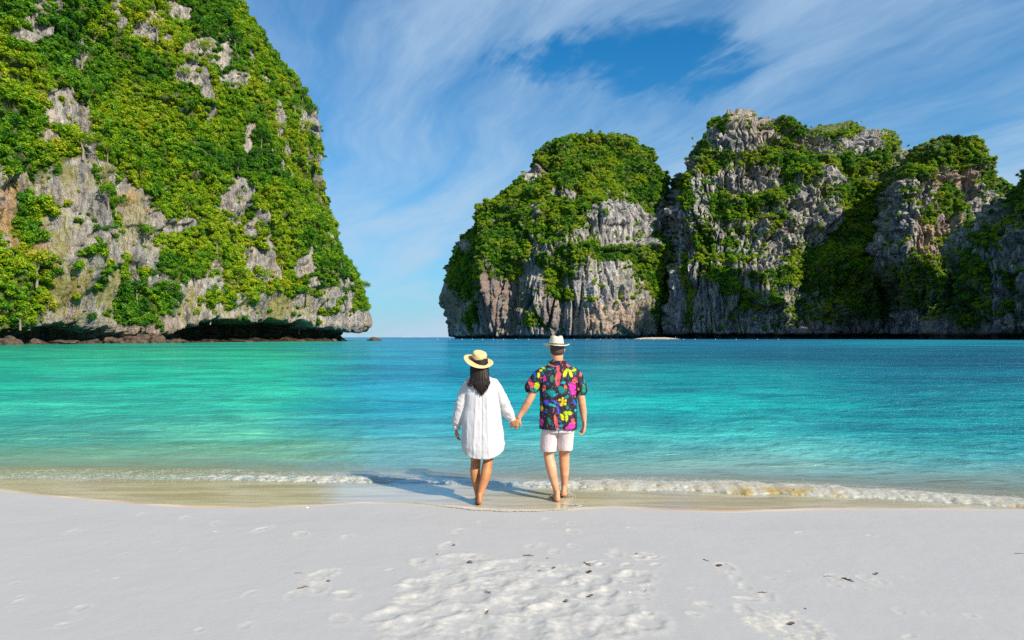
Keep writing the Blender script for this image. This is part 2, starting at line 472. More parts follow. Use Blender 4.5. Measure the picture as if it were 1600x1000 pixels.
nrm = nt.bump(h, bst, 1.1)
tone = nt.attr('tone', 'Color')
# sandy cloudiness and weed patches in the water body
pt = nt.noise(nt.mapping(geo, (0.35, 1, 1)), 0.32, 5, 0.6)
tone = nt.mix(nt.maprange(pt, 0.35, 0.7, 0.0, 0.30), tone, nt.mix(1.0, tone, (0.55, 0.80, 0.85), 'MULTIPLY'))
rip = nt.math('ADD', nt.math('MULTIPLY', nt.math('SUBTRACT', r1, 0.5), 0.7), nt.math('ADD', nt.math('MULTIPLY', nt.math('SUBTRACT', r2, 0.5), 1.1), nt.math('MULTIPLY', nt.math('SUBTRACT', r3, 0.5), 1.1)))
r4 = nt.noise(nt.mapping(geo, (0.36, 1.0, 1), (0, 0, 0.05)), 0.035, 10, 0.80, 0.2)
rip = nt.math('ADD', nt.math('MULTIPLY', rip, 0.35), nt.math('MULTIPLY', nt.math('SUBTRACT', r4, 0.5), 1.3))
rip = nt.math('MULTIPLY', rip, nt.maprange(nt.attr('sea'), 0.0, 5.0, 0.15, 1.0))
tone = nt.mix(1.0, tone, nt.mix(nt.maprange(rip, -0.12, 0.12), (0.34, 0.57, 0.66), (1.0, 1.17, 1.12)), 'MULTIPLY')
# thin lace of foam on the surface either side of the breaking line
lace = nt.new('ShaderNodeTexVoronoi'); lace.feature = 'DISTANCE_TO_EDGE'; nt.put(lace.inputs['Vector'], nt.mapping(nt.vmath('ADD', geo, nt.vmath('SCALE', nt.new('ShaderNodeTexNoise').outputs['Color'], scale=0.0)), (1, 1.7, 1))); lace.inputs['Scale'].default_value = 9.0
lc_ = nt.math('MULTIPLY', nt.maprange(lace.outputs['Distance'], 0.10, 0.0), nt.maprange(nt.noise(geo, 4.0, 5, 0.7), 0.46, 0.60))
fo = nt.math('MULTIPLY', nt.attr('foam'), nt.math('ADD', nt.math('MULTIPLY', lc_, 0.8), nt.maprange(nt.noise(geo, 30.0, 4, 0.7), 0.45, 0.65, 0.0, 0.75)), clamp=True)
dif = nt.new('ShaderNodeBsdfDiffuse'); nt.put(dif.inputs[0], nt.mix(fo, tone, (0.68, 0.66, 0.61))); nt.put(dif.inputs['Normal'], nt.bump(h, nt.math('MULTIPLY', bst, 1.0), 0.22))
tr = nt.new('ShaderNodeBsdfTransparent'); nt.put(tr.inputs[0], (0.93, 0.98, 0.97))
mx = nt.new('ShaderNodeMixShader'); nt.put(mx.inputs[0], nt.math('MAXIMUM', nt.attr('body'), fo)); nt.l.new(tr.outputs[0], mx.inputs[1]); nt.l.new(dif.outputs[0], mx.inputs[2])
gl = nt.new('ShaderNodeBsdfGlossy'); nt.put(gl.inputs['Color'], (0.62, 0.86, 0.96)); nt.put(gl.inputs['Roughness'], 0.10); nt.put(gl.inputs['Normal'], nrm)
fr = nt.new('ShaderNodeFresnel'); fr.inputs[0].default_value = 1.333; nt.put(fr.inputs[1], nrm)
ff = nt.math('MULTIPLY', fr.outputs[0], nt.maprange(nt.attr('sea'), -0.8, 2.0, 0.32, 0.46))
mx2 = nt.new('ShaderNodeMixShader'); nt.put(mx2.inputs[0], ff); nt.l.new(mx.outputs[0], mx2.inputs[1]); nt.l.new(gl.outputs[0], mx2.inputs[2])
nt.l.new(mx2.outputs[0], out.inputs[0])
MAT_SEA = m
link('sea_water', sea_me, MAT_SEA, kind='structure', label='turquoise bay water, pale green near shore and deep blue towards the horizon')
# ------------------------------------------------------------------ limestone cliffs
def blobs(px, py, items, seed, wobble=0.55, scale=14.0):
    """soft-edged patches given in the photo's own survey grid: centre, radii, turn; 0..1"""
    out_ = np.zeros_like(px)
    w = wobble * fbm(px / scale, py / scale, seed + 0 * px, 4, 0.6)
    for it in items:
        cx, cy, rx, ry = it[:4]; rot = R(it[4]) if len(it) > 4 else 0; val = it[5] if len(it) > 5 else 1.0
        c, s = math.cos(rot), math.sin(rot)
        dx = px - cx; dy = py - cy
        r = np.sqrt(((dx * c + dy * s) / rx) ** 2 + ((-dx * s + dy * c) / ry) ** 2) + w * 1.2
        out_ = np.maximum(out_, val * (1 - sstep(0.85, 1.30, r)))
    return out_

def cliff(name, rows, Yf, round_m, back_m, pbot, ptop, nr, nf, nb, dispf, label, mat, attrf=None):
    """closed solid; rows = (photo row, left edge, right edge); Yf gives the distance of the face"""
    rw = np.array(sorted(rows)); 
    t = np.linspace(0, 1, nr)
    py = pbot + (ptop - pbot) * t
    xl = np.interp(py, rw[:, 0], rw[:, 1]); xr = np.interp(py, rw[:, 0], rw[:, 2])
    th = np.concatenate([np.linspace(0, np.pi, nf), np.linspace(np.pi, 2 * np.pi, nb + 2)[1:-1]])
    TH, PYg = np.meshgrid(th, py)
    cx = ((xl + xr) / 2)[:, None]; hw = ((xr - xl) / 2)[:, None]
    front = TH <= np.pi + 1e-6
    lin = 1 - TH / np.pi * 2                       # even spacing across the face blended with round ends
    cs = np.where(front, 0.75 * np.cos(TH) + 0.25 * lin, np.cos(TH))
    PXg = cx - hw * cs
    sn = np.sqrt(np.clip(1 - cs ** 2, 0, 1))
    hwm = np.minimum(hw / 60.0, 1.0)
    yf = Yf(PXg, PYg)
    edge = np.minimum(round_m, hw * yf / F * 0.9)
    Yd = yf + edge * (1 - sn ** 0.42)
    Yfront_edge = yf + edge
    Yd = np.where(front, Yd, Yfront_edge + back_m * hwm * sn)
    Xd = (PXg - 800) * np.where(front, Yd, Yfront_edge) / F
    Zd = HC + (HOR - PYg) * np.where(front, Yd, Yfront_edge) / F
    Zd = np.maximum(Zd, -6)
    Pn = np.stack([Xd, Yd, Zd], -1)
    def normals(Pn):
        du = np.roll(Pn, -1, 1) - np.roll(Pn, 1, 1)
        dv = np.gradient(Pn, axis=0)
        n = np.cross(du, dv); n /= np.linalg.norm(n, axis=-1)[..., None] + 1e-9
        return n
    N = normals(Pn)
    if (N[:, nf // 2, 1]).mean() > 0: N = -N
    # smooth the normal sideways so pieces do not cross
    D = dispf(Pn, N, PXg, PYg)
    Hn = N.copy(); Hn[..., 2] *= 0.35
    Hn /= np.linalg.norm(Hn, axis=-1)[..., None] + 1e-9
    Pd = Pn + Hn * D[..., None]
    N2 = normals(Pd)
    if (N2[:, nf // 2, 1]).mean() > 0: N2 = -N2
    nc = len(th)
    faces = grid_faces(nr, nc, True)
    verts = Pd.reshape(-1, 3)
    at = attrf(Pd, N2, PXg, PYg) if attrf else {}
    verts = np.vstack([verts, Pd[-1].mean(0)[None]])
    top = len(verts) - 1
    j = np.arange(nc); capf = np.stack([(nr - 1) * nc + j, (nr - 1) * nc + (j + 1) % nc, np.full(nc, top), np.full(nc, top)], -1)
    # triangles as a separate pass keep the quad array uniform: shrink cap to quads by pairing
    ev = np.arange(0, nc - 1, 2)
    cap = np.stack([(nr - 1) * nc + ev, (nr - 1) * nc + ev + 1, (nr - 1) * nc + (ev + 2) % nc, np.full(len(ev), top)], -1)
    faces = np.vstack([faces, cap])
    at = {k: np.append(a.reshape(-1), a.reshape(-1)[-1]) for k, a in at.items()}
    me = np_mesh(name, verts, faces, attrs=at)
    o = link(name, me, mat, kind='structure', label=label)
    return dict(P=Pd, N=N2, PX=PXg, PY=PYg, nf=nf, at=at)

def rock_disp(scale, big, flute, fine, seed, strat=0.0):
    """scale = metres of a flute; buttresses, vertical flutes, bedding steps"""
    def f(P_, N_, PXg, PYg):
        x, y, z = P_[..., 0], P_[..., 1], P_[..., 2]
        wx = x + scale * 0.45 * fbm(x / (scale * 3), y / (scale * 3), z / (scale * 7) + seed, 2)
        wy = y + scale * 0.45 * fbm(x / (scale * 3) + 9, y / (scale * 3), z / (scale * 7) + seed, 2)
        d = big * fbm(wx / (scale * 6), wy / (scale * 6), z / (scale * 11) + seed, 3, 0.5)
        brk = 0.35 + 1.3 * sstep(-0.25, 0.3, fbm(x / (scale * 4), y / (scale * 4), z / (scale * 3) + seed, 3))
        d = d + flute * brk * ridged(wx / scale, wy / scale, z / (scale * 8) + seed * 2, 3, 0.5)
        d = d + fine * 0.85 * brk * ridged(wx / (scale * 0.36), wy / (scale * 0.36), z / (scale * 2.0) + seed * 3, 3, 0.6)
        d = d + fine * 0.9 * fbm(wx / (scale * 0.30), wy / (scale * 0.30), z / (scale * 0.45) + seed * 3, 4, 0.65)
        q = 3.6 * fbm(wx / (scale * 4.2), wy / (scale * 4.2), z / (scale * 5.5) + seed * 4, 3, 0.45)
        d = d + flute * 1.15 * (np.floor(q) + sstep(0.80, 1.0, q - np.floor(q)))
        ck = perlin(wx / (scale * 1.5), wy / (scale * 1.5), z / (scale * 16.0) + seed * 5)
        d = d - flute * 1.5 * brk * np.exp(-(ck / 0.05) ** 2)
        ck = perlin(wx / (scale * 0.5), wy / (scale * 0.5), z / (scale * 5.0) + seed * 7)
        d = d - fine * 1.2 * np.exp(-(ck / 0.10) ** 2)
        if strat:
            zz_ = z / (scale * 1.3) + 1.2 * fbm(x / (scale * 4), y / (scale * 4), z / (scale * 4), 2)
            st = zz_ - np.floor(zz_)
            d = d + strat * (sstep(0.0, 0.75, st) - sstep(0.86, 1.0, st)) * (0.5 + fbm(x / (scale * 2), y / (scale * 2), z / (scale * 3), 2))
        return d
    return f

def turf_of(px, py, veg, rock, seed, base=0.0):
    v = blobs(px, py, veg, seed + 0.5) if veg else 0 * px
    rk = sstep(0.08, 0.55, blobs(px, py, rock, seed + 3.5, 0.45, 10.0)) if rock else 0 * px
    return np.maximum(base * (1 - rk), v * (1 - 0.93 * rk) if base < .5 else v)

m, nt, out = material('limestone')
geo = nt.new('ShaderNodeNewGeometry').outputs['Position']
sc = 0.055
s1 = nt.noise(nt.mapping(geo, (1, 1, 0.16)), sc * 4.2, 6, 0.62, 0.6)      # vertical weather streaks
s2 = nt.noise(nt.mapping(geo, (1, 1, 0.30)), sc * 14, 6, 0.68, 0.3)
s3 = nt.noise(geo, sc * 0.8, 4, 0.6)
s4 = nt.noise(nt.mapping(geo, (0.5, 0.5, 2.4)), sc * 9, 5, 0.6, 0.8)      # bedding
c = nt.mix(nt.maprange(s1, 0.30, 0.70), (0.35, 0.325, 0.305), (0.80, 0.71, 0.60))
c = nt.mix(nt.maprange(s2, 0.34, 0.54, 0.85, 0.0), c, (0.11, 0.105, 0.125))
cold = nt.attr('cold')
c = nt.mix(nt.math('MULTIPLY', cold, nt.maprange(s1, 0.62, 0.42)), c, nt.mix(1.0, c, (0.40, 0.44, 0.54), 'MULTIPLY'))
c = nt.mix(nt.maprange(s2, 0.60, 0.80, 0.0, 0.6), c, (0.78, 0.71, 0.63))
c = nt.mix(nt.maprange(s4, 0.56, 0.70, 0.0, 0.35), c, (0.60, 0.50, 0.38))
c = nt.mix(nt.math('MULTIPLY', nt.attr('ochre'), nt.maprange(s1, 0.25, 0.6), clamp=True), c, nt.mix(s2, (0.62, 0.27, 0.075), (0.75, 0.52, 0.34)))
c = nt.mix(nt.math('MULTIPLY', nt.attr('russet'), nt.maprange(s1, 0.3, 0.65), clamp=True), c, nt.mix(s2, (0.20, 0.10, 0.075), (0.42, 0.27, 0.20)))
gm = nt.math('MULTIPLY', nt.attr('moss'), nt.maprange(nt.math('ADD', nt.math('MULTIPLY', s1, 0.7), nt.math('MULTIPLY', s3, 0.5)), 0.56, 0.68), clamp=True)
c = nt.mix(gm, c, nt.mix(s2, (0.20, 0.21, 0.015), (0.42, 0.34, 0.04)))
c = nt.mix(nt.math('MULTIPLY', nt.attr('turf'), nt.maprange(s2, 0.72, 0.52, 0.25, 0.95), clamp=True), c, nt.mix(nt.maprange(s1, .35, .65), (0.035, 0.075, 0.010), (0.17, 0.21, 0.022)))
c = nt.mix(nt.attr('tide_and_shade'), c, nt.mix(nt.maprange(s4, .35, .65), (0.022, 0.015, 0.012), (0.15, 0.095, 0.045)))
nf_ = nt.noise(nt.mapping(geo, (1, 1, 0.35)), sc * 22, 6, 0.7, 0.4)
h = nt.math('ADD', nt.math('MULTIPLY', s2, 1.0), nt.math('MULTIPLY', nf_, 0.5))
nrm = nt.bump(h, 1.0, 4.0)
principled(nt, out, c, 0.92, nrm, Specular_IOR_Level=0.15)
MAT_ROCK = m

# ---- left headland -------------------------------------------------
LROWS = [(-330, -300, 60), (-260, -420, 170), (-140, -600, 270), (-60, -700, 325), (0, -760, 368), (30, -760, 398), (60, -760, 423), (93, -760, 452), (120, -760, 466), (165, -760, 484),
         (200, -760, 496), (250, -760, 508), (300, -760, 515), (330, -760, 526), (360, -760, 540), (400, -760, 560), (440, -760, 567), (480, -760, 573),
         (497, -760, 577), (506, -760, 578), (514, -760, 570), (524, -760, 556), (532, -760, 550), (570, -760, 545)]
LROWS = [(a, b, c - (19 if a < 200 else 25 if a < 440 else 11)) for a, b, c in LROWS]
def L_Y(px, py):
    base = np.interp(px, [-800, -400, 0, 150, 300, 450, 575, 700], [80, 118, 168, 196, 232, 276, 318, 330])
    z = (HOR - py) * base / F
    lean = np.interp(z, [0, 20, 60, 130, 220], [0, 2.5, 14, 44, 95])
    return base + lean
l_noise = rock_disp(7.5, 12.5, 2.1, 1.35, 2.0, 0.9)
def bumps(px, py, items):
    d = 0
    for cx, cy, rx, ry, a in items: d = d + a * np.exp(-((px - cx) / rx) ** 2 - ((py - cy) / ry) ** 2)
    return d
def L_mouth(px):
    mouth = np.interp(px, [-400, 0, 60, 95, 130, 160, 185, 250, 290, 330, 480, 505, 545, 600], [2.6, 3.0, 4.6, 5.6, 4.6, 4.2, 2.8, 3.0, 5.6, 8.2, 8.6, 6.6, 4.8, 4.2])
    mouth = mouth * (1 + 0.22 * perlin(px / 13, 3.3 + 0 * px, 0 * px)) + 1.5 * np.minimum(0.3, perlin(px / 4.5, 0.4 + 0 * px, 0 * px))
    return mouth
def L_disp(P_, N_, px, py):
    d = l_noise(P_, N_, px, py)
    calm = 1 - 0.65 * sstep(500, 570, px)
    d = d * calm
    d = d + bumps(px, py, [(110, 380, 60, 120, 9), (185, 400, 12, 130, -11), (225, 370, 40, 60, 2), (420, 300, 40, 200, 3), (345, 330, 25, 40, 3), (300, 440, 60, 40, 3), (500, 470, 50, 40, 3),
                           (20, 470, 40, 60, -2), (240, 170, 60, 100, -5), (60, 200, 50, 120, 3), (380, 130, 60, 80, 2), (210, 500, 40, 22, 3.5)])
    z = P_[..., 2]
    # wave-cut notch along the water, with fallen teeth left hanging
    mouth = L_mouth(px)
    dp = np.interp(px, [-400, 150, 200, 280, 330, 480, 540, 580], [5, 7, 4.5, 7, 14, 14, 7, 3.5])
    d = d - dp * (1 - sstep(mouth - 0.9, mouth + 0.5, z)) * sstep(-0.6, 1.6, z + 0.6)
    shelf = (1 - sstep(0.5, 1.7, z)) * (0.35 + 0.9 * sstep(-0.15, 0.3, perlin(px / 22, 8.1 + 0 * px, 0 * px)))
    d = d + shelf * (dp * 0.40)
    return d
L_ROCK = [(15, 32, 8, 9), (25, 8, 9, 6), (52, 20, 7, 18), (22, 58, 19, 10, -15), (112, 62, 7, 20, -15), (122, 76, 11, 12, 40), (110, 93, 12, 6),
          (163, 8, 9, 11), (168, 33, 10, 5), (215, 34, 13, 19, 15), (204, 52, 12, 5), (268, 10, 10, 14, -20), (282, 16, 12, 8), (305, 78, 30, 18), (335, 92, 8, 12),
          (268, 118, 15, 12), (293, 128, 10, 26, -30), (346, 128, 19, 12), (379, 90, 8, 10), (405, 123, 9, 7, 40), (425, 178, 8, 20, -15), (465, 183, 8, 16), (478, 190, 4, 16), (415, 160, 5, 6),
          (73, 168, 14, 22), (50, 164, 7, 18), (70, 190, 16, 8, 30), (112, 205, 11, 30, -8), (122, 252, 15, 40, -10), (134, 310, 15, 60, -8),
          (45, 215, 12, 8, 20, .8), (85, 270, 12, 14), (55, 295, 12, 14), (75, 350, 30, 60, 0, .85), (110, 420, 62, 90, 0, .93), (150, 400, 32, 100, 0, .92), (165, 340, 16, 50, 0, .8), (65, 490, 28, 26),
          (205, 325, 52, 19, 50), (228, 345, 32, 14, 30), (215, 392, 20, 22), (226, 440, 15, 14), (205, 360, 16, 34, -10), (195, 330, 14, 36), (250, 442, 8, 17), (255, 358, 30, 9, -15),
          (356, 318, 19, 30, -12), (338, 326, 8, 7), (404, 415, 17, 24, -30), (424, 404, 5, 28, -15), (326, 445, 24, 38, -10), (292, 466, 24, 34), (345, 470, 22, 12),
          (300, 492, 60, 10), (390, 488, 45, 10), (425, 480, 28, 22), (445, 495, 60, 9), (483, 448, 4, 16), (480, 492, 24, 32), (505, 482, 12, 34), (522, 478, 14, 40), (500, 505, 40, 14), (556, 505, 26, 17), (540, 505, 30, 12),
          (372, 228, 6, 9), (372, 208, 5, 10), (442, 236, 7, 14, -20), (430, 262, 7, 11), (450, 264, 4, 8), (476, 250, 4, 20, -10), (495, 262, 3, 12), (500, 275, 8, 8), (502, 285, 5, 9), (425, 190, 7, 18),
          (512, 310, 4, 14), (525, 342, 4, 10), (470, 418, 8, 12), (395, 355, 9, 10), (398, 335, 5, 10), (475, 390, 4, 12), (505, 375, 5, 14, -20), (400, 340, 6, 12), (313, 180, 4, 10),
          (240, 500, 70, 14), (180, 515, 90, 10), (8, 300, 20, 28), (15, 345, 24, 42), (34, 395, 28, 24), (98, 180, 10, 8), (345, 60, 7, 6), (240, 60, 6, 5)]
L_ROCK = [(a[0], a[1], a[2] * (1.38 if a[0] < 260 and a[1] < 440 else 1.2 if a[1] < 440 else 1.0), a[3] * (1.30 if a[0] < 260 and a[1] < 440 else 1.2 if a[1] < 440 else 1.0)) + tuple(a[4:]) for a in L_ROCK]
L_VEG = [(18, 455, 44, 55), (105, 400, 14, 7), (182, 400, 9, 60), (195, 450, 12, 40), (205, 485, 38, 22), (140, 435, 10, 22), (230, 470, 36, 20), (45, 325, 24, 18, 20), (168, 330, 6, 40), (345, 460, 12, 14),
         (315, 465, 9, 12), (515, 487, 9, 6), (40, 360, 16, 20), (245, 375, 12, 8), (280, 410, 40, 22)]
def L_attr(P_, N_, px, py):
    z = P_[..., 2]
    och = blobs(px, py, [(6, 290, 16, 30), (18, 345, 20, 44), (28, 392, 18, 20), (100, 455, 18, 16, 0, .7), (195, 308, 8, 12, 0, .8), (225, 330, 12, 8, 0, .6), (105, 490, 20, 20, 0, .5), (565, 515, 14, 10, 0, .7), (40, 400, 20, 30, 0, .8),
                         (300, 500, 80, 6, 0, .35), (240, 515, 60, 10, 0, .5), (450, 505, 60, 6, 0, .4)], 4.0, 0.8)
    moss = np.clip(0.75 * blobs(px, py, [(110, 400, 80, 110), (130, 280, 25, 90), (60, 320, 50, 60), (300, 480, 70, 30), (440, 470, 60, 30), (220, 350, 40, 60, 0, .6)], 6.0, 0.6), 0, 1)
    tide_and_shade = (1 - sstep(0.7, 2.3, z + 0.9 * fbm(P_[..., 0] / 3, P_[..., 1] / 3, z, 3))) * 0.9
    cave = (1 - sstep(L_mouth(px) - 0.9, L_mouth(px) + 0.1, z)) * np.interp(px, [0, 90, 150, 170, 280, 300], [.7, .9, .9, .5, .6, 1.0])  # shade inside the undercut, put into the rock colour as near-black brown
    och = np.maximum(och, 0.22 * sstep(-.2, .3, fbm(px / 30, py / 50, 6 + 0 * px, 3)))
    return {'ochre': och, 'moss': moss, 'tide_and_shade': np.maximum(tide_and_shade, cave), 'russet': 0 * z, 'cold': 0.15 + 0 * z, 'turf': turf_of(px, py, L_VEG, L_ROCK, 31, 1.0) * (1 - cave)}
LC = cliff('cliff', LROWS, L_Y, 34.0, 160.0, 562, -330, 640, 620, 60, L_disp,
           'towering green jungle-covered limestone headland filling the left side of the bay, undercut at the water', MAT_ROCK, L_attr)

# ---- middle rock ---------------------------------------------------
MROWS = [(204, 925, 955), (207, 905, 975), (214, 885, 993), (226, 862, 1010), (240, 845, 1022), (256, 828, 1030), (275, 812, 1034), (300, 795, 1037), (322, 772, 1040), (335, 742, 1042),
         (350, 727, 1043), (370, 712, 1045), (395, 700, 1047), (420, 692, 1049), (450, 690, 1051), (480, 694, 1053), (505, 700, 1055), (520, 705, 1056), (526, 708, 1056), (545, 712, 1056)]
MROWS = [(a + 3 * max(0, min(1, (420 - a) / 150)), b + 5, c - (18 if a < 260 else 13 if a < 330 else 4)) for a, b, c in MROWS]
def M_Y(px, py):
    z = (HOR - py) * 800 / F
    return 800 + np.interp(z, [0, 90, 150, 240], [0, 6, 34, 95]) + 55 * ((px - 905) / 200.0) ** 2
m_noise = rock_disp(17.0, 16.0, 6.0, 3.6, 5.0, 2.6)
def M_disp(P_, N_, px, py):
    d = m_noise(P_, N_, px, py)
    d = d + bumps(px, py, [(965, 470, 75, 75, 26), (765, 460, 22, 70, 14), (795, 470, 14, 60, -10), (850, 480, 24, 90, 8), (878, 480, 9, 70, -17), (1010, 330, 25, 60, 8), (955, 340, 45, 26, 12),
                           (900, 385, 60, 12, 7), (1030, 470, 12, 60, -14), (735, 420, 16, 80, -7), (820, 260, 30, 40, -6), (935, 450, 7, 50, -9), (1000, 400, 10, 50, -6)])
    z = P_[..., 2]
    d = d - 7.0 * (1 - sstep(1.5, 5.5, z + 2.5 * perlin(px / 14, 2.2 + 0 * px, 0 * px))) * sstep(-2, 0, z + 1)
    return d
M_VEG = [(935, 240, 88, 42), (900, 262, 95, 44), (860, 285, 60, 40), (815, 300, 45, 30), (1010, 290, 22, 40), (985, 300, 30, 25), (905, 335, 32, 32), (870, 330, 34, 30), (835, 330, 40, 30, 30), (815, 370, 12, 30),
         (770, 345, 46, 34), (790, 385, 28, 48), (735, 372, 30, 36), (712, 410, 18, 40), (725, 440, 14, 30), (745, 420, 16, 40, 0, .6), (1030, 400, 14, 60, 0, .8), (970, 396, 60, 11), (1010, 422, 34, 20, 35), (1025, 448, 22, 22), (900, 398, 26, 12),
         (868, 418, 28, 12, 25), (865, 440, 14, 18), (806, 402, 18, 10), (880, 462, 14, 10), (905, 390, 26, 14, -30), (732, 495, 8, 18), (836, 502, 13, 9), (740, 475, 5, 12), (1012, 480, 4, 22, 0, .7), (1040, 510, 8, 10, 0, .5), (918, 470, 7, 4), (985, 440, 6, 16, 0, .6),
         (1045, 440, 8, 50), (995, 350, 10, 14, 0, .8), (860, 375, 22, 9, 0, .7), (930, 308, 20, 8)]
M_ROCK = [(963, 342, 46, 27), (885, 300, 22, 7), (836, 266, 16, 10, -20), (838, 330, 7, 14), (1030, 320, 7, 45, 0, .8), (720, 382, 9, 10), (905, 372, 20, 10, -20), (975, 300, 8, 3)]
def M_attr(P_, N_, px, py):
    z = P_[..., 2]
    russet = blobs(px, py, [(770, 455, 30, 60), (860, 480, 14, 50, 0, .7), (795, 490, 20, 40, 0, .8), (707, 480, 10, 50, 0, .7), (1045, 500, 15, 30, 0, .6), (845, 265, 12, 8, 0, .9)], 4.0, 0.7)  # brown patches, partly the shade of the recesses put into the colour
    och = blobs(px, py, [(950, 510, 50, 22, 0, .5), (960, 500, 40, 30, 0, .3), (1000, 510, 24, 14, 0, .35)], 9.0, 0.9)
    moss = 0.5 * blobs(px, py, [(725, 440, 30, 80), (1000, 440, 40, 60), (850, 400, 80, 40), (820, 490, 30, 30, 0, .5)], 6.0, 0.6)
    tide_and_shade = 0.9 * (1 - sstep(2.0, 5.0, z))
    return {'ochre': och, 'moss': moss, 'tide_and_shade': tide_and_shade, 'russet': russet, 'cold': 0.6 + 0 * z, 'turf': turf_of(px, py - 3 * np.clip((429 - py) / 150, 0, 1), M_VEG, M_ROCK, 32)}
MC = cliff('rock_island', MROWS, M_Y, 75.0, 110.0, 536, 207, 440, 460, 60, M_disp,
           'domed limestone rock standing in the middle of the bay, green on top with bare grey and brown walls', MAT_ROCK, M_attr)

# ---- right massif, three bodies and the unseen summit shaped to shade them -----
AROWS = [(190, 1172, 1205), (192, 1150, 1226), (195, 1137, 1250), (198, 1128, 1335), (202, 1124, 1358), (208, 1120, 1372), (216, 1116, 1386), (228, 1113, 1398), (242, 1106, 1412), (252, 1080, 1430), (262, 1066, 1445),
         (275, 1056, 1465), (300, 1044, 1490), (330, 1041, 1510), (370, 1042, 1530), (420, 1044, 1550), (470, 1044, 1560), (520, 1046, 1570), (545, 1046, 1575)]
AROWS = [(a + 3 * max(0, min(1, (420 - a) / 150)), b + (12 if 235 < a < 310 else 3 if a < 400 else 0), c - 4) for a, b, c in AROWS]
def A_Y(px, py):
    z = (HOR - py) * 760 / F
    return 760 + np.interp(z, [0, 80, 160, 260], [0, 14, 60, 130]) + 24 * ((px - 1240) / 220.0) ** 2 + 0.12 * (px - 1240)
a_noise = rock_disp(15.0, 22.0, 8.0, 4.6, 8.0, 3.4)
def A_disp(P_, N_, px, py):
    d = a_noise(P_, N_, px, py)
    d = d + bumps(px, py, [(1160, 225, 40, 30, 9), (1290, 222, 30, 18, -22), (1270, 210, 14, 14, -8), (1300, 340, 12, 30, 10), (1365, 270, 26, 8, -18), (1330, 340, 60, 60, -10), (1180, 300, 14, 60, -8), (1090, 320, 20, 60, 9),
                           (1055, 450, 16, 90, -8), (1085, 470, 14, 60, 8), (1250, 380, 40, 40, 7), (1220, 400, 10, 40, -8), (1130, 410, 16, 40, -9), (1400, 430, 40, 80, -14), (1230, 240, 10, 30, -6), (1260, 300, 40, 20, 6)])
    z = P_[..., 2]
    return d - 9.0 * (1 - sstep(3.5, 6.5, z + 2 * perlin(px / 12, 5.2 + 0 * px, 0 * px))) * sstep(-2, 0, z + 1)
A_VEG = [(1148, 197, 26, 13), (1190, 178, 44, 5), (1228, 192, 20, 12), (1246, 205, 14, 16), (1260, 194, 20, 5), (1330, 197, 46, 6), (1385, 225, 12, 22), (1213, 222, 20, 14), (1190, 248, 34, 14, -15), (1215, 250, 24, 14), (1250, 238, 22, 30), (1258, 262, 18, 20),
         (1130, 248, 18, 10), (1110, 258, 14, 9), (1232, 272, 8, 26), (1072, 285, 13, 20), (1078, 315, 12, 14), (1128, 312, 18, 20), (1190, 306, 50, 12, -8), (1165, 325, 34, 14, -20), (1130, 335, 20, 8), (1290, 245, 40, 12, -8), (1340, 250, 50, 18), (1375, 245, 24, 18),
         (1340, 290, 42, 18), (1350, 320, 56, 30), (1335, 360, 44, 26), (1385, 300, 34, 40), (1285, 310, 14, 16, 0, .8), (1240, 340, 22, 9), (1220, 345, 12, 12), (1290, 400, 34, 14, -10), (1320, 400, 70, 36), (1290, 425, 60, 26), (1370, 440, 80, 50, 0, .85),
         (1100, 380, 16, 30), (1128, 430, 26, 16), (1140, 450, 16, 16), (1150, 400, 30, 8, 0, .8), (1210, 432, 34, 12, 0, .8), (1165, 470, 12, 12), (1211, 466, 10, 18), (1180, 478, 30, 10, 0, .5), (1060, 420, 8, 30, 0, .8), (1075, 480, 8, 40, 0, .7), (1145, 375, 14, 8), (1260, 330, 12, 8),
         (1200, 345, 20, 14, 0, .7), (1440, 480, 60, 30, 0, .7), (1300, 480, 50, 26, 0, .5), (1250, 490, 20, 18, 0, .4), (1185, 355, 30, 8, 0, .8)]
A_ROCK = [(1180, 205, 40, 18), (1150, 225, 34, 14), (1285, 218, 34, 14), (1350, 222, 20, 16), (1180, 272, 40, 20), (1265, 320, 22, 24), (1300, 335, 12, 24), (1300, 275, 22, 14), (1250, 350, 28, 14), (1290, 365, 14, 12), (1190, 350, 12, 12), (1375, 275, 22, 7)]
def A_attr(P_, N_, px, py):
    z = P_[..., 2]
    och = blobs(px, py, [(1190, 200, 40, 22, 0, .25), (1480, 270, 60, 30, 0, .35), (1480, 350, 30, 40, 0, .35), (1440, 505, 20, 12, 0, .5)], 4.0, 0.7)
    return {'ochre': och, 'moss': 0.55 * sstep(-0.15, 0.25, fbm(px / 40, py / 40, 3 + 0 * px, 3)), 'tide_and_shade': 0.95 * (1 - sstep(4.5, 8.0, z)), 'russet': blobs(px, py, [(1430, 500, 40, 20), (1330, 500, 60, 20, 0, .4)], 4.0), 'cold': 0.85 + 0 * z, 'turf': turf_of(px, py - 3 * np.clip((429 - py) / 150, 0, 1), A_VEG, A_ROCK, 33)}
AC = cliff('cliff', AROWS, A_Y, 80.0, 120.0, 536, 193, 480, 560, 60, A_disp,
           'broad grey karst cliff with a flat-topped summit to the right of the domed rock, its foot in shade', MAT_ROCK, A_attr)

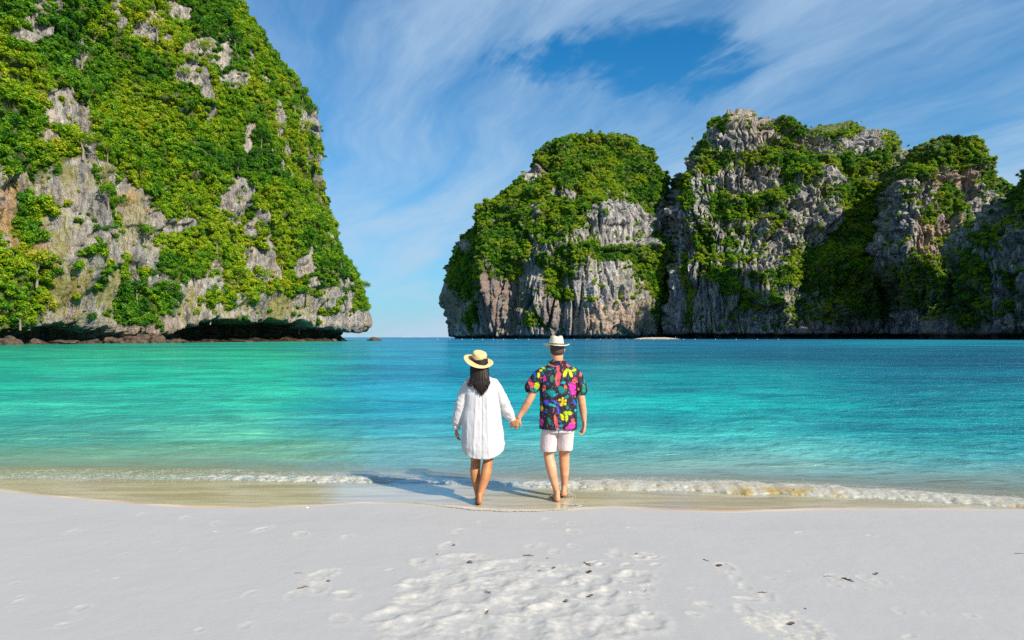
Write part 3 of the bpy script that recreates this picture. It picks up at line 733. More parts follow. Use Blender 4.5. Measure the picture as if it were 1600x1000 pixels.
BROWS = [(208, 1490, 1522), (212, 1474, 1534), (220, 1458, 1546), (228, 1448, 1552), (242, 1432, 1560), (262, 1416, 1572), (285, 1410, 1586), (300, 1407, 1594), (330, 1403, 1612), (370, 1403, 1640), (420, 1408, 1700), (480, 1420, 1740), (545, 1430, 1750)]
BROWS = [(a + 9 * max(0, min(1, (420 - a) / 150)), b + 4, c - 6) for a, b, c in BROWS]
def B_Y(px, py):
    z = (HOR - py) * 700 / F
    return 700 + np.interp(z, [0, 80, 150, 240], [0, 10, 30, 80]) + 12 * ((px - 1490) / 100.0) ** 2 + 0.30 * (px - 1490)
b_noise = rock_disp(13.0, 14.0, 7.0, 4.0, 13.0, 2.6)
def B_disp(P_, N_, px, py):
    d = b_noise(P_, N_, px, py)
    d = d + bumps(px, py, [(1480, 330, 30, 60, 8), (1440, 350, 10, 60, -7), (1420, 300, 10, 60, 6), (1545, 320, 30, 60, -9)])
    z = P_[..., 2]
    return d - 8.0 * (1 - sstep(3.0, 6.0, z))
B_VEG = [(1505, 222, 46, 18), (1460, 238, 24, 14), (1450, 252, 14, 20), (1530, 235, 28, 22), (1545, 262, 24, 24), (1575, 290, 14, 16), (1500, 245, 20, 12), (1486, 305, 20, 25), (1455, 333, 13, 14), (1505, 330, 10, 8), (1497, 338, 5, 14, 30), (1485, 366, 8, 6), (1570, 265, 12, 20),
         (1425, 250, 14, 20), (1450, 440, 60, 40, 0, .8), (1500, 400, 30, 20, 0, .6), (1520, 450, 50, 50, 0, .7), (1470, 375, 14, 6, 0, .6), (1425, 300, 5, 12, 0, .7)]
def B_attr(P_, N_, px, py):
    z = P_[..., 2]
    och = blobs(px, py, [(1480, 275, 60, 18, 0, .45), (1470, 380, 34, 40, 0, .45), (1455, 360, 24, 40, 0, .35)], 4.0, 0.7)
    return {'ochre': och, 'moss': 0.4 * sstep(-0.1, 0.3, fbm(px / 30, py / 30, 13 + 0 * px, 3)), 'tide_and_shade': 0.95 * (1 - sstep(4.0, 7.5, z)), 'russet': 0 * z, 'cold': 0.85 + 0 * z, 'turf': turf_of(px, py - 9 * np.clip((429 - py) / 150, 0, 1), B_VEG, None, 34)}
BC = cliff('cliff', BROWS, B_Y, 45.0, 110.0, 536, 217, 420, 320, 60, B_disp,
           'steep grey crag with a bushy green cap, second summit of the right-hand cliffs', MAT_ROCK, B_attr)

CROWS = [(-210, 2190, 2420), (-140, 2110, 2560), (-60, 2020, 2640), (60, 1900, 2700), (150, 1790, 2700), (230, 1690, 2750), (262, 1640, 2760), (285, 1612, 2760), (300, 1596, 2760), (318, 1572, 2760), (335, 1545, 2760), (352, 1522, 2760), (380, 1500, 2760), (420, 1476, 2760), (460, 1458, 2760), (500, 1440, 2760), (545, 1425, 2760)]
def C_Y(px, py):
    base = np.interp(px, [1400, 1600, 1800, 2100, 2500, 2800], [600, 520, 450, 360, 270, 220])
    z = (HOR - py) * base / F
    return base + np.interp(z, [0, 60, 120, 240], [0, 10, 36, 90])
c_noise = rock_disp(14.0, 22.0, 7.5, 3.8, 21.0, 2.4)
def C_disp(P_, N_, px, py):
    d = c_noise(P_, N_, px, py)
    z = P_[..., 2]
    return d - 7.0 * (1 - sstep(3.0, 6.0, z))
C_VEG = [(1545, 370, 22, 16, -40), (1570, 345, 16, 8, -30), (1500, 440, 30, 40, 20, .9), (1490, 480, 40, 30, 0, .8), (1520, 410, 18, 18), (1600, 310, 30, 10, -20), (1575, 440, 12, 14), (1560, 480, 14, 12, 0, .7), (1650, 300, 60, 60, 0, .8), (1900, 200, 300, 160, 0, .85), (2300, 200, 400, 200, 0, .85)]
def C_attr(P_, N_, px, py):
    z = P_[..., 2]
    return {'ochre': 0 * z, 'moss': 0.3 + 0 * z, 'tide_and_shade': 0.95 * (1 - sstep(4.0, 7.5, z)), 'russet': 0.35 * blobs(px, py, [(1450, 500, 60, 20)], 3.0), 'cold': 0.85 + 0 * z, 'turf': turf_of(px, py, C_VEG, None, 35)}
CC = cliff('cliff', CROWS, C_Y, 40.0, 40.0, 540, -210, 460, 460, 50, C_disp,
           'dark shaded cliff wall running out of the picture at the right edge', MAT_ROCK, C_attr)

# unseen summit beyond the right edge, its outline shaped to shade the lower cliffs
DROWS = [(-40, 1705, 1770), (-25, 1680, 1800), (10, 1664, 1860), (40, 1662, 1940), (70, 1665, 1965), (110, 1668, 1990), (200, 1668, 2010), (400, 1664, 2020), (545, 1660, 2030)]
DROWS = [(HOR - (HOR - a) * 1.13, b, c) for a, b, c in DROWS]
def D_Y(px, py): return 528 + 0 * px
DC = cliff('cliff', DROWS, D_Y, 6.0, 16.0, 540, HOR - (HOR + 40) * 1.13, 220, 160, 40, rock_disp(15.0, 5.0, 3.0, 2.4, 33.0, 1.2),
           'high limestone summit, unseen beyond the right edge, shaped to shade the lower cliffs', MAT_ROCK, C_attr)

# ------------------------------------------------------------------ vegetation
m, nt, out = material('foliage')
oi = nt.new('ShaderNodeObjectInfo').outputs['Random']
lv = nt.attr('leaf')
geo = nt.new('ShaderNodeNewGeometry').outputs['Position']
pn = nt.noise(geo, 0.035, 5, 0.62)
t = nt.math('ADD', nt.math('MULTIPLY', oi, 0.36), nt.math('MULTIPLY', lv, 0.20))
t = nt.math('ADD', t, nt.math('MULTIPLY', nt.maprange(pn, 0.38, 0.62), 0.44))
c = nt.ramp(t, [(0.05, (0.012, 0.070, 0.008)), (0.28, (0.045, 0.165, 0.006)), (0.48, (0.130, 0.285, 0.006)), (0.68, (0.250, 0.365, 0.007)), (0.90, (0.380, 0.400, 0.012)), (1.0, (0.30, 0.20, 0.03))])
b = principled(nt, None, c, 0.55, None, Specular_IOR_Level=0.25)
tl = nt.new('ShaderNodeBsdfTranslucent'); nt.put(tl.inputs[0], nt.mix(1.0, c, (1.25, 1.2, 0.5), 'MULTIPLY'))
mx = nt.new('ShaderNodeMixShader'); mx.inputs[0].default_value = 0.30
nt.l.new(b.outputs[0], mx.inputs[1]); nt.l.new(tl.outputs[0], mx.inputs[2]); nt.l.new(mx.outputs[0], out.inputs[0])
MAT_LEAF = m
m, nt, out = material('bark')
geo = nt.new('ShaderNodeTexCoord').outputs['Object']
n = nt.noise(nt.mapping(geo, (1, 1, 0.2)), 6.0, 4)
principled(nt, out, nt.mix(n, (0.10, 0.075, 0.05), (0.30, 0.25, 0.19)), 0.9, nt.bump(n, 0.6, 0.05))
MAT_BARK = m

def crown_arrays(seed, n_leaf=230, leaf=0.20, flat=0.8, lobes=7, spiky=0.0):
    """leaf-sized faces spread through a crown of radius about 1, made of several leafy clumps"""
    r = np.random.default_rng(seed)
    lc = r.normal(size=(lobes, 3)); lc /= np.linalg.norm(lc, axis=1)[:, None]
    lc *= r.uniform(0.35, 0.62, (lobes, 1)); lc[:, 2] = lc[:, 2] * flat * 0.8 + 0.15
    lr = r.uniform(0.34, 0.52, lobes)
    k = r.integers(0, lobes, n_leaf)
    d = r.normal(size=(n_leaf, 3)); d[:, 2] += 0.25; d /= np.linalg.norm(d, axis=1)[:, None]
    p = lc[k] + d * (lr[k] * r.uniform(0.72, 1.12, n_leaf))[:, None]
    nn = d + 0.55 * r.normal(size=(n_leaf, 3)); nn /= np.linalg.norm(nn, axis=1)[:, None]
    a = np.cross(nn, r.normal(size=(n_leaf, 3))); a /= np.linalg.norm(a, axis=1)[:, None]
    bb = np.cross(nn, a)
    s = (leaf * r.uniform(0.6, 1.35, n_leaf))[:, None]
    if spiky: a[:, 2] += spiky; 
    quad = np.stack([p - a * s, p - bb * s * 0.6 + nn * s * 0.18, p + a * s, p + bb * s * 0.6 + nn * s * 0.18], 1)
    verts = quad.reshape(-1, 3)
    faces = np.arange(len(verts)).reshape(-1, 4)
    lvv = np.repeat(np.clip(0.5 + 0.35 * r.normal(size=n_leaf) * 0.7 + 0.25 * nn[:, 2], 0, 1), 4)
    return verts, faces, lvv

lib = bpy.data.collections.new('shrub_kinds')          # source shapes only, never linked to the scene
KINDS_N = 6
for i in range(KINDS_N):
    vv, ff_, lvv = crown_arrays(100 + i, 330, 0.135 + 0.02 * (i % 3), [0.8, 0.7, 0.95, 0.8, 0.6, 1.0][i])
    me = np_mesh('shrub', vv, ff_, smooth=False, attrs={'leaf': lvv})
    me.materials.append(MAT_LEAF)
    ob = bpy.data.objects.new('shrub', me); lib.objects.link(ob)

def scatter_tree(name):
    ng = bpy.data.node_groups.new(name, 'GeometryNodeTree')
    ng.interface.new_socket('Geometry', in_out='INPUT', socket_type='NodeSocketGeometry')
    ng.interface.new_socket('Geometry', in_out='OUTPUT', socket_type='NodeSocketGeometry')
    n = ng.nodes; l = ng.links
    gi = n.new('NodeGroupInput'); go = n.new('NodeGroupOutput')
    m2p = n.new('GeometryNodeMeshToPoints')
    ci = n.new('GeometryNodeCollectionInfo'); ci.inputs['Collection'].default_value = lib
    ci.inputs['Separate Children'].default_value = True; ci.inputs['Reset Children'].default_value = True
    iop = n.new('GeometryNodeInstanceOnPoints'); iop.inputs['Pick Instance'].default_value = True
    def at(nm, ty):
        a = n.new('GeometryNodeInputNamedAttribute'); a.data_type = ty; a.inputs['Name'].default_value = nm
        return a.outputs['Attribute']
    l.new(gi.outputs[0], m2p.inputs['Mesh']); l.new(m2p.outputs[0], iop.inputs['Points'])
    l.new(ci.outputs[0], iop.inputs['Instance'])
    l.new(at('kind_id', 'INT'), iop.inputs['Instance Index'])
    l.new(at('rot', 'FLOAT_VECTOR'), iop.inputs['Rotation'])
    l.new(at('size', 'FLOAT_VECTOR'), iop.inputs['Scale'])
    l.new(iop.outputs[0], go.inputs[0])
    return ng
SCATTER = scatter_tree('scatter_shrubs')

def scatter(name, pts, sizes, seed, label):
    r = np.random.default_rng(seed)
    n = len(pts)
    me = bpy.data.meshes.new(name); me.vertices.add(n); me.vertices.foreach_set('co', np.asarray(pts, np.float32).ravel())
    a = me.attributes.new('kind_id', 'INT', 'POINT'); a.data.foreach_set('value', r.integers(0, KINDS_N, n).astype(np.int32))
    rot = np.stack([r.uniform(-.25, .25, n), r.uniform(-.25, .25, n), r.uniform(0, 6.28, n)], -1).astype(np.float32)
    a = me.attributes.new('rot', 'FLOAT_VECTOR', 'POINT'); a.data.foreach_set('vector', rot.ravel())
    a = me.attributes.new('size', 'FLOAT_VECTOR', 'POINT'); a.data.foreach_set('vector', np.asarray(sizes, np.float32).ravel())
    me.materials.append(MAT_LEAF)
    o = bpy.data.objects.new(name, me); COL.objects.link(o)
    md = o.modifiers.new('scatter', 'NODES'); md.node_group = SCATTER
    tag(o, label, kind='stuff')
    return o

def plant_points(G, veg, rock, base, seed, spacing, zmin, ledge=0.5, pxlim=None):
    """pick points on the cliff's real surface; veg/rock patches, plus anything level enough to hold soil"""
    r = np.random.default_rng(seed)
    P_, N_, px, py = G['P'], G['N'], G['PX'], G['PY']
    du = np.roll(P_, -1, 1) - P_; dv = np.roll(P_, -1, 0) - P_
    area = np.linalg.norm(np.cross(du, dv), axis=-1); area[-1] = 0
    area = np.minimum(area, spacing ** 2 * 3)
    v = blobs(px, py, veg, seed + 0.5) if veg else 0 * px
    rk = blobs(px, py, rock, seed + 3.5, 0.45, 10.0) if rock else 0 * px
    rk = sstep(0.08, 0.55, rk)
    dens = np.maximum(base * (1 - rk), v)
    if rock and base < 0.5: dens = dens * (1 - 0.93 * rk)
    nz = N_[..., 2]
    patch = sstep(-0.02, 0.22, fbm(px / 26, py / 20, 2.5 * seed + 0 * px, 3))
    lg = ledge * sstep(0.35, 0.65, nz) * (1 - 0.5 * rk) * (0.12 + 0.88 * patch)
    dens = np.maximum(dens, lg)
    gaps = fbm(px / 9, py / 9, 1.5 * seed + 0 * px, 3)
    tuft = 0.16 * sstep(0.08, 0.30, fbm(px / 6, py / 10, 4.5 * seed + 0 * px, 3)) * (base > .5)
    dens = np.maximum(dens, tuft)
    dens = dens * (1 - 0.3 * sstep(0.25, 0.45, gaps) * (base < .5))
    dens = dens * (P_[..., 2] > zmin) * (nz > -0.35)
    back = np.arange(px.shape[1])[None, :] >= G['nf']
    dens = dens * np.where(back, 0.25, 1.0)
    if pxlim: dens = dens * ((px > pxlim[0]) & (px < pxlim[1]))
    lam = area * dens / spacing ** 2
    cnt = r.poisson(lam)
    jj, ii = np.nonzero(cnt)
    reps = cnt[jj, ii]
    jj = np.repeat(jj, reps); ii = np.repeat(ii, reps)
    a = r.random(len(jj))[:, None]; b_ = r.random(len(jj))[:, None]
    pts = P_[jj, ii] + a * du[jj, ii] * 1.0 + b_ * dv[jj, ii] * 1.0
    return pts, N_[jj, ii], px[jj, ii], py[jj, ii]

def sizes_for(n, r, lo, hi, z=0.85):
    s = lo + (hi - lo) * r.random(n) ** 1.9
    return np.stack([s * r.uniform(.85, 1.2, n), s * r.uniform(.85, 1.2, n), s * z * r.uniform(.75, 1.2, n)], -1)

for G_, k_ in ((MC, 3), (AC, 3), (BC, 9)): G_['PY'] = G_['PY'] - k_ * np.clip((429 - G_['PY']) / 150, 0, 1)
_r = np.random.default_rng(5)
pts, nn, ppx, ppy = plant_points(LC, L_VEG, L_ROCK, 1.0, 31, 1.02, 3.0, 0.30, (-300, 2000))
ok = pts[:, 2] > L_mouth(ppx) + 1.2
pts, nn, ppx, ppy = pts[ok], nn[ok], ppx[ok], ppy[ok]
sz = sizes_for(len(pts), _r, 0.55, 2.1)
scatter('cliff_vegetation', pts + nn * sz[:, :1] * 0.35, sz, 41, 'dense jungle shrubs clinging to the left headland')
pts, nn, ppx, ppy = plant_points(MC, M_VEG, M_ROCK, 0.012, 32, 2.4, 9.0, 0.30)
sz = sizes_for(len(pts), _r, 1.2, 3.9)
scatter('cliff_vegetation', pts + nn * sz[:, :1] * 0.3, sz, 42, 'green shrubs over the dome of the middle rock')
pts, nn, ppx, ppy = plant_points(AC, A_VEG, A_ROCK, 0.02, 33, 2.5, 10.0, 0.45)
sz = sizes_for(len(pts), _r, 1.2, 3.8)
scatter('cliff_vegetation', pts + nn * sz[:, :1] * 0.3, sz, 43, 'green shrubs in the gullies of the flat-topped cliff')
pts, nn, ppx, ppy = plant_points(BC, B_VEG, None, 0.02, 34, 2.6, 10.0, 0.6)
sz = sizes_for(len(pts), _r, 1.2, 3.6)
scatter('cliff_vegetation', pts + nn * sz[:, :1] * 0.3, sz, 44, 'bushy green cap and tufts on the second summit at the right')
pts, nn, ppx, ppy = plant_points(CC, C_VEG, None, 0.04, 35, 3.6, 10.0, 0.6, (1300, 2400))
sz = sizes_for(len(pts), _r, 1.6, 4.2)
scatter('cliff_vegetation', pts + nn * sz[:, :1] * 0.3, sz, 45, 'shaded bushes on the dark wall at the right edge')
# ------------------------------------------------------------------ the two walkers
def tube(bm, pts, rad, seg=14, flat=None, up=(0, 1, 0)):
    """closed tapered tube with round ends through pts; flat = per-point (wide, deep) factors"""
    pts = [Vector(p) for p in pts]; n = len(pts)
    rings = []
    def frame(i):
        if i == 0: d = pts[1] - pts[0]
        elif i == n - 1: d = pts[-1] - pts[-2]
        else: d = (pts[i + 1] - pts[i]).normalized() + (pts[i] - pts[i - 1]).normalized()
        d.normalize()
        a = Vector(up).cross(d)
        if a.length < 1e-3: a = Vector((1, 0, 0)).cross(d)
        a.normalize(); b = d.cross(a)
        return d, a, b
    spec = []
    d, a, b = frame(0)
    for k in (0.35, 0.8): 
        spec.append((pts[0] - d * rad[0] * math.cos(k * math.pi / 2) * 0.9, rad[0] * math.sin(k * math.pi / 2), a, b, 0))
    for i in range(n):
        d, a, b = frame(i); spec.append((pts[i], rad[i], a, b, i))
    d, a, b = frame(n - 1)
    for k in (0.8, 0.35):
        spec.append((pts[-1] + d * rad[-1] * math.cos(k * math.pi / 2) * 0.9, rad[-1] * math.sin(k * math.pi / 2), a, b, n - 1))
    for c, r, a, b, i in spec:
        fa, fb = flat[i] if flat else (1, 1)
        rings.append([bm.verts.new(c + a * (r * fa * math.cos(t)) + b * (r * fb * math.sin(t))) for t in [2 * math.pi * k / seg for k in range(seg)]])
    for r0, r1 in zip(rings[:-1], rings[1:]):
        for k in range(seg):
            bm.faces.new((r0[k], r0[(k + 1) % seg], r1[(k + 1) % seg], r1[k]))
    bm.faces.new(rings[0][::-1]); bm.faces.new(rings[-1])

def ball(bm, c, r, seg=16):
    rx, ry, rz = r if isinstance(r, (tuple, list)) else (r, r, r)
    mat = Matrix.Translation(c) @ Matrix.Diagonal((rx, ry, rz, 1))
    bmesh.ops.create_uvsphere(bm, u_segments=seg, v_segments=seg // 2 + 2, radius=1.0, matrix=mat)

def loft_z(bm, secs, seg=48):
    """secs: (z, cx, cy, half width, half depth, squareness)"""
    rings = []
    for z, cx, cy, hw, hd, sq in secs:
        ring = []
        for k in range(seg):
            t = 2 * math.pi * k / seg
            c, s = math.cos(t), math.sin(t)
            ring.append(bm.verts.new((cx + hw * math.copysign(abs(c) ** sq, c), cy + hd * math.copysign(abs(s) ** sq, s), z)))
        rings.append(ring)
    for r0, r1 in zip(rings[:-1], rings[1:]):
        for k in range(seg):
            bm.faces.new((r0[k], r0[(k + 1) % seg], r1[(k + 1) % seg], r1[k]))
    bm.faces.new(rings[0][::-1]); bm.faces.new(rings[-1])

def fuse(bm, voxel, smooth_n=3):
    """merge overlapping volumes into one continuous skin; returns numpy verts and a mesh"""
    bmesh.ops.recalc_face_normals(bm, faces=bm.faces)
    me = bpy.data.meshes.new('tmp'); bm.to_mesh(me); bm.free()
    ob = bpy.data.objects.new('tmp', me); COL.objects.link(ob)
    md = ob.modifiers.new('r', 'REMESH'); md.mode = 'VOXEL'; md.voxel_size = voxel; md.use_smooth_shade = True
    if smooth_n:
        sm = ob.modifiers.new('s', 'SMOOTH'); sm.factor = 0.5; sm.iterations = smooth_n
    dg = bpy.context.evaluated_depsgraph_get(); dg.update()
    res = bpy.data.meshes.new_from_object(ob.evaluated_get(dg))
    bpy.data.objects.remove(ob); bpy.data.meshes.remove(me)
    return res

def get_co(me):
    a = np.empty(len(me.vertices) * 3, np.float32); me.vertices.foreach_get('co', a); return a.reshape(-1, 3)
def get_no(me):
    a = np.empty(len(me.vertices) * 3, np.float32); me.vertices.foreach_get('normal', a); return a.reshape(-1, 3)
def set_co(me, co):
    me.vertices.foreach_set('co', np.asarray(co, np.float32).ravel()); me.update()

def open_hems(me, tests, thick=0.006):
    """take away the closing caps (hem, cuffs) and give the cloth a thickness"""
    bm = bmesh.new(); bm.from_mesh(me)
    kill = []
    for f in bm.faces:
        c = f.calc_center_median(); n = f.normal
        if any(t(c, n) for t in tests): kill.append(f)
    bmesh.ops.delete(bm, geom=kill, context='FACES')
    bm.to_mesh(me); bm.free()
    ob = bpy.data.objects.new('tmp', me); COL.objects.link(ob)
    md = ob.modifiers.new('s', 'SOLIDIFY'); md.thickness = thick; md.offset = -1
    dg = bpy.context.evaluated_depsgraph_get(); dg.update()
    res = bpy.data.meshes.new_from_object(ob.evaluated_get(dg))
    bpy.data.objects.remove(ob)
    return res

def hand(bm, wrist, dirv, palm_n, side, scale=1.0, curl=0.5, spread=0.06):
    """palm, four unequal bent fingers and a thumb; palm_n points out of the palm, side (+1/-1) tells where the thumb is"""
    d = Vector(dirv).normalized(); nrm_ = Vector(palm_n); nrm_ = (nrm_ - d * nrm_.dot(d)).normalized()
    w = d.cross(nrm_) * side                      # towards the thumb
    W = Vector(wrist); s = scale
    for k in range(4):                            # palm built of four metacarpal ridges
        off = (1.5 - k) * 0.019 * s
        p0 = W + w * off * 0.6; p1 = W + d * 0.088 * s + w * off
        tube(bm, [p0, (p0 + p1) / 2, p1], [0.0155 * s, 0.0150 * s, 0.0115 * s], 10)
    lens = [0.070, 0.080, 0.074, 0.058]
    for k in range(4):
        off = (1.5 - k) * 0.0205 * s
        base = W + d * 0.090 * s + w * off
        dirk = (d + w * (1.5 - k) * spread).normalized()
        p = base; pts = [base - dirk * 0.012 * s]; a = 0.25 + 0.1 * k * curl
        for seg_, f in enumerate((0.46, 0.31, 0.23)):
            a += curl * (0.55 if seg_ else 0.25)
            q = dirk * math.cos(a) + nrm_ * math.sin(a)
            p = p + q * lens[k] * s * f; pts.append(p)
        tube(bm, pts, [0.0098 * s, 0.0092 * s, 0.0083 * s, 0.0072 * s], 9)
    b0 = W + d * 0.022 * s + w * 0.022 * s
    t1 = b0 + (d * 0.65 + w * 0.75 + nrm_ * 0.25).normalized() * 0.040 * s
    t2 = t1 + (d * 0.85 + w * 0.30 + nrm_ * 0.40).normalized() * 0.033 * s
    t3 = t2 + (d * 0.95 + nrm_ * 0.35).normalized() * 0.024 * s
    tube(bm, [b0, t1, t2, t3], [0.0165 * s, 0.0125 * s, 0.0105 * s, 0.0085 * s], 9)

def foot(bm, ankle, heading, pitch=0.0, s=1.0):
    """heel, arch and five toes; pitch > 0 lifts the heel"""
    A = Vector(ankle); h = Vector((math.sin(heading), math.cos(heading), 0)); sd_ = Vector((h.y, -h.x, 0))
    cp, sp = math.cos(pitch), math.sin(pitch)
    f = h * cp - Vector((0, 0, 1)) * sp; u = Vector((0, 0, 1)) * cp + h * sp
    def P3(a, b, c): return A + f * (a * s) + sd_ * (b * s) + u * (c * s)
    tube(bm, [P3(-0.045, 0, -0.045), P3(-0.015, 0, -0.048), P3(0.05, 0, -0.050), P3(0.11, 0, -0.056), P3(0.15, 0, -0.062)], [0.032 * s, 0.034 * s, 0.034 * s, 0.036 * s, 0.030 * s], 14,
         [(1, .95), (1, .95), (1.0, .9), (1.2, .62), (1.3, .45)], up=(0, 0, 1))
    tube(bm, [P3(0.0, 0, 0.02), P3(0.03, 0, -0.01), P3(0.08, 0, -0.035)], [0.036 * s, 0.035 * s, 0.028 * s], 12)
    tube(bm, [P3(-0.03, 0, 0.03), P3(-0.042, 0, -0.03)], [0.026 * s, 0.030 * s], 12)
    for k in range(5):
        b = -0.034 + 0.017 * k
        L = [0.200, 0.202, 0.193, 0.182, 0.168][k]
        tube(bm, [P3(0.14, b, -0.064), P3(L - 0.01, b * 1.1, -0.068), P3(L, b * 1.1, -0.071)], [0.011 * s, (0.0125 if k == 0 else 0.009) * s, (0.011 if k == 0 else 0.008) * s], 8)

def head_mesh(bm, c, s=1.0, yaw=0.0):
    """skull, jaw, nose, lips, brows and ears; looks along +Y turned by yaw"""
    C_ = Vector(c); Rm = Matrix.Rotation(yaw, 3, 'Z')
    def P3(x, y, z): return C_ + Rm @ Vector((x * s, y * s, z * s))
    def b3(p, r): 
        m4 = Matrix.Translation(P3(*p)) @ Rm.to_4x4() @ Matrix.Diagonal((r[0] * s, r[1] * s, r[2] * s, 1))
        bmesh.ops.create_uvsphere(bm, u_segments=20, v_segments=14, radius=1.0, matrix=m4)
    b3((0, -0.012, 0.030), (0.076, 0.096, 0.088)); b3((0, 0.028, -0.030), (0.060, 0.066, 0.078)); b3((0, 0.055, -0.082), (0.030, 0.028, 0.024))
    b3((-0.028, 0.066, -0.018), (0.024, 0.018, 0.02)); b3((0.028, 0.066, -0.018), (0.024, 0.018, 0.02))
    tube(bm, [P3(0, 0.088, 0.012), P3(0, 0.104, -0.018), P3(0, 0.108, -0.030)], [0.008 * s, 0.011 * s, 0.013 * s], 8)
    tube(bm, [P3(-0.022, 0.085, -0.056), P3(0, 0.095, -0.053), P3(0.022, 0.085, -0.056)], [0.005 * s, 0.008 * s, 0.005 * s], 8)
    for sx in (-1, 1):
        tube(bm, [P3(sx * 0.045, 0.074, 0.022), P3(sx * 0.016, 0.088, 0.020)], [0.006 * s, 0.006 * s], 8)
        tube(bm, [P3(sx * 0.076, -0.004, 0.018), P3(sx * 0.086, -0.014, 0.004), P3(sx * 0.080, -0.004, -0.026)], [0.010 * s, 0.013 * s, 0.008 * s], 8, [(.6, 1.3)] * 3)
    tube(bm, [P3(0, -0.030, -0.02), P3(0, -0.028, -0.07), P3(0, -0.030, -0.15)], [0.062 * s, 0.056 * s, 0.062 * s], 16)

def skin_mat(name, a, b):
    m, nt, out = material(name)
    tc = nt.new('ShaderNodeTexCoord').outputs['Object']
    n = nt.noise(tc, 9.0, 5); n2 = nt.noise(tc, 160.0, 3)
    c = nt.mix(nt.maprange(n, .35, .65), a, b)
    bb = principled(nt, out, c, 0.48, nt.bump(n2, 0.15, 0.002), Specular_IOR_Level=0.4)
    bb.inputs['Subsurface Weight'].default_value = 0.08
    bb.inputs['Subsurface Radius'].default_value = (0.02, 0.008, 0.004)
    return m
MAT_SKIN_F = skin_mat('tanned_skin', (0.36, 0.135, 0.045), (0.46, 0.19, 0.07))
MAT_SKIN_M = skin_mat('light_tanned_skin', (0.52, 0.235, 0.12), (0.64, 0.32, 0.18))
MAT_SOLE = simple('eye', (0.75, 0.74, 0.70), 0.2)

def cloth_mat(name, color, scale=260.0, rough=0.85, trans=0.15):
    m, nt, out = material(name)
    tc = nt.new('ShaderNodeTexCoord').outputs['Object']
    n = nt.noise(tc, scale, 2); n2 = nt.noise(nt.mapping(tc, (1, 1, 0.35)), 24.0, 4, 0.6); n3 = nt.noise(nt.mapping(tc, (1, 1, 0.3)), 9.0, 3)
    c = nt.mix(n2, tuple(x * 0.94 for x in color), color)
    h = nt.math('ADD', nt.math('MULTIPLY', n, 0.15), nt.math('ADD', n2, n3))
    nr_ = nt.bump(h, 0.30, 0.015)
    b = principled(nt, None, c, rough, nr_, Specular_IOR_Level=0.2)
    tl = nt.new('ShaderNodeBsdfTranslucent'); nt.put(tl.inputs[0], c)
    mx = nt.new('ShaderNodeMixShader'); mx.inputs[0].default_value = trans
    nt.l.new(b.outputs[0], mx.inputs[1]); nt.l.new(tl.outputs[0], mx.inputs[2]); nt.l.new(mx.outputs[0], out.inputs[0])
    return m
MAT_DRESS = cloth_mat('white_cotton', (0.62, 0.60, 0.60))
MAT_SHORTS = cloth_mat('pale_pink_cotton', (0.74, 0.63, 0.62))
m, nt, out = material('printed_shirt_cloth')
tc = nt.new('ShaderNodeTexCoord').outputs['Object']
n2 = nt.noise(nt.mapping(tc, (1, 1, 0.5)), 18.0, 4, 0.6)
principled(nt, out, nt.attr('print', 'Color'), 0.75, nt.bump(n2, 0.45, 0.015), Specular_IOR_Level=0.25)
MAT_SHIRT = m
def straw(name, a, b):
    m, nt, out = material(name)
    tc = nt.new('ShaderNodeTexCoord').outputs['Object']
    wv = nt.new('ShaderNodeTexWave'); wv.wave_type = 'RINGS'; wv.rings_direction = 'Z'; nt.put(wv.inputs['Vector'], tc)
    wv.inputs['Scale'].default_value = 60; wv.inputs['Distortion'].default_value = 1.0
    n = nt.noise(tc, 60.0, 3)
    c = nt.mix(nt.math('MULTIPLY', nt.math('ADD', wv.outputs['Fac'], n), 0.5), a, b)
    principled(nt, out, c, 0.7, nt.bump(wv.outputs['Fac'], 0.5, 0.003), Specular_IOR_Level=0.3)
    return m
MAT_STRAW = straw('golden_straw', (0.58, 0.38, 0.16), (0.76, 0.54, 0.27))
MAT_STRAW2 = straw('cream_straw', (0.56, 0.48, 0.34), (0.74, 0.66, 0.50))
MAT_BAND = simple('black_ribbon', (0.018, 0.014, 0.014), 0.5)
m, nt, out = material('dark_hair')
tc = nt.new('ShaderNodeTexCoord').outputs['Object']
n = nt.noise(nt.mapping(tc, (1, 1, 0.06)), 140.0, 3)
principled(nt, out, nt.mix(n, (0.006, 0.004, 0.004), (0.028, 0.017, 0.014)), 0.5, None, Specular_IOR_Level=0.22)
MAT_HAIR = m
MAT_HAIR2 = simple('short_brown_hair', (0.055, 0.030, 0.018), 0.6, 0.3, 200, 0.5)

def fold(co, no, amp, k=5.0, kz=1.3, seed=0.0, lo=0.0, hi=1.0):
    th = np.arctan2(co[:, 1], co[:, 0])
    sharp = 1 - np.abs(perlin(np.cos(th) * k, np.sin(th) * k, co[:, 2] * kz + seed)) * 3.0
    soft = perlin(np.cos(th) * k * 0.5, np.sin(th) * k * 0.5, co[:, 2] * kz * 1.5 + seed + 5)
    w = np.interp(co[:, 2], [lo, hi], [1.0, 0.3])
    return co + no * (amp * w * (0.5 * sharp + 0.9 * soft))[:, None]

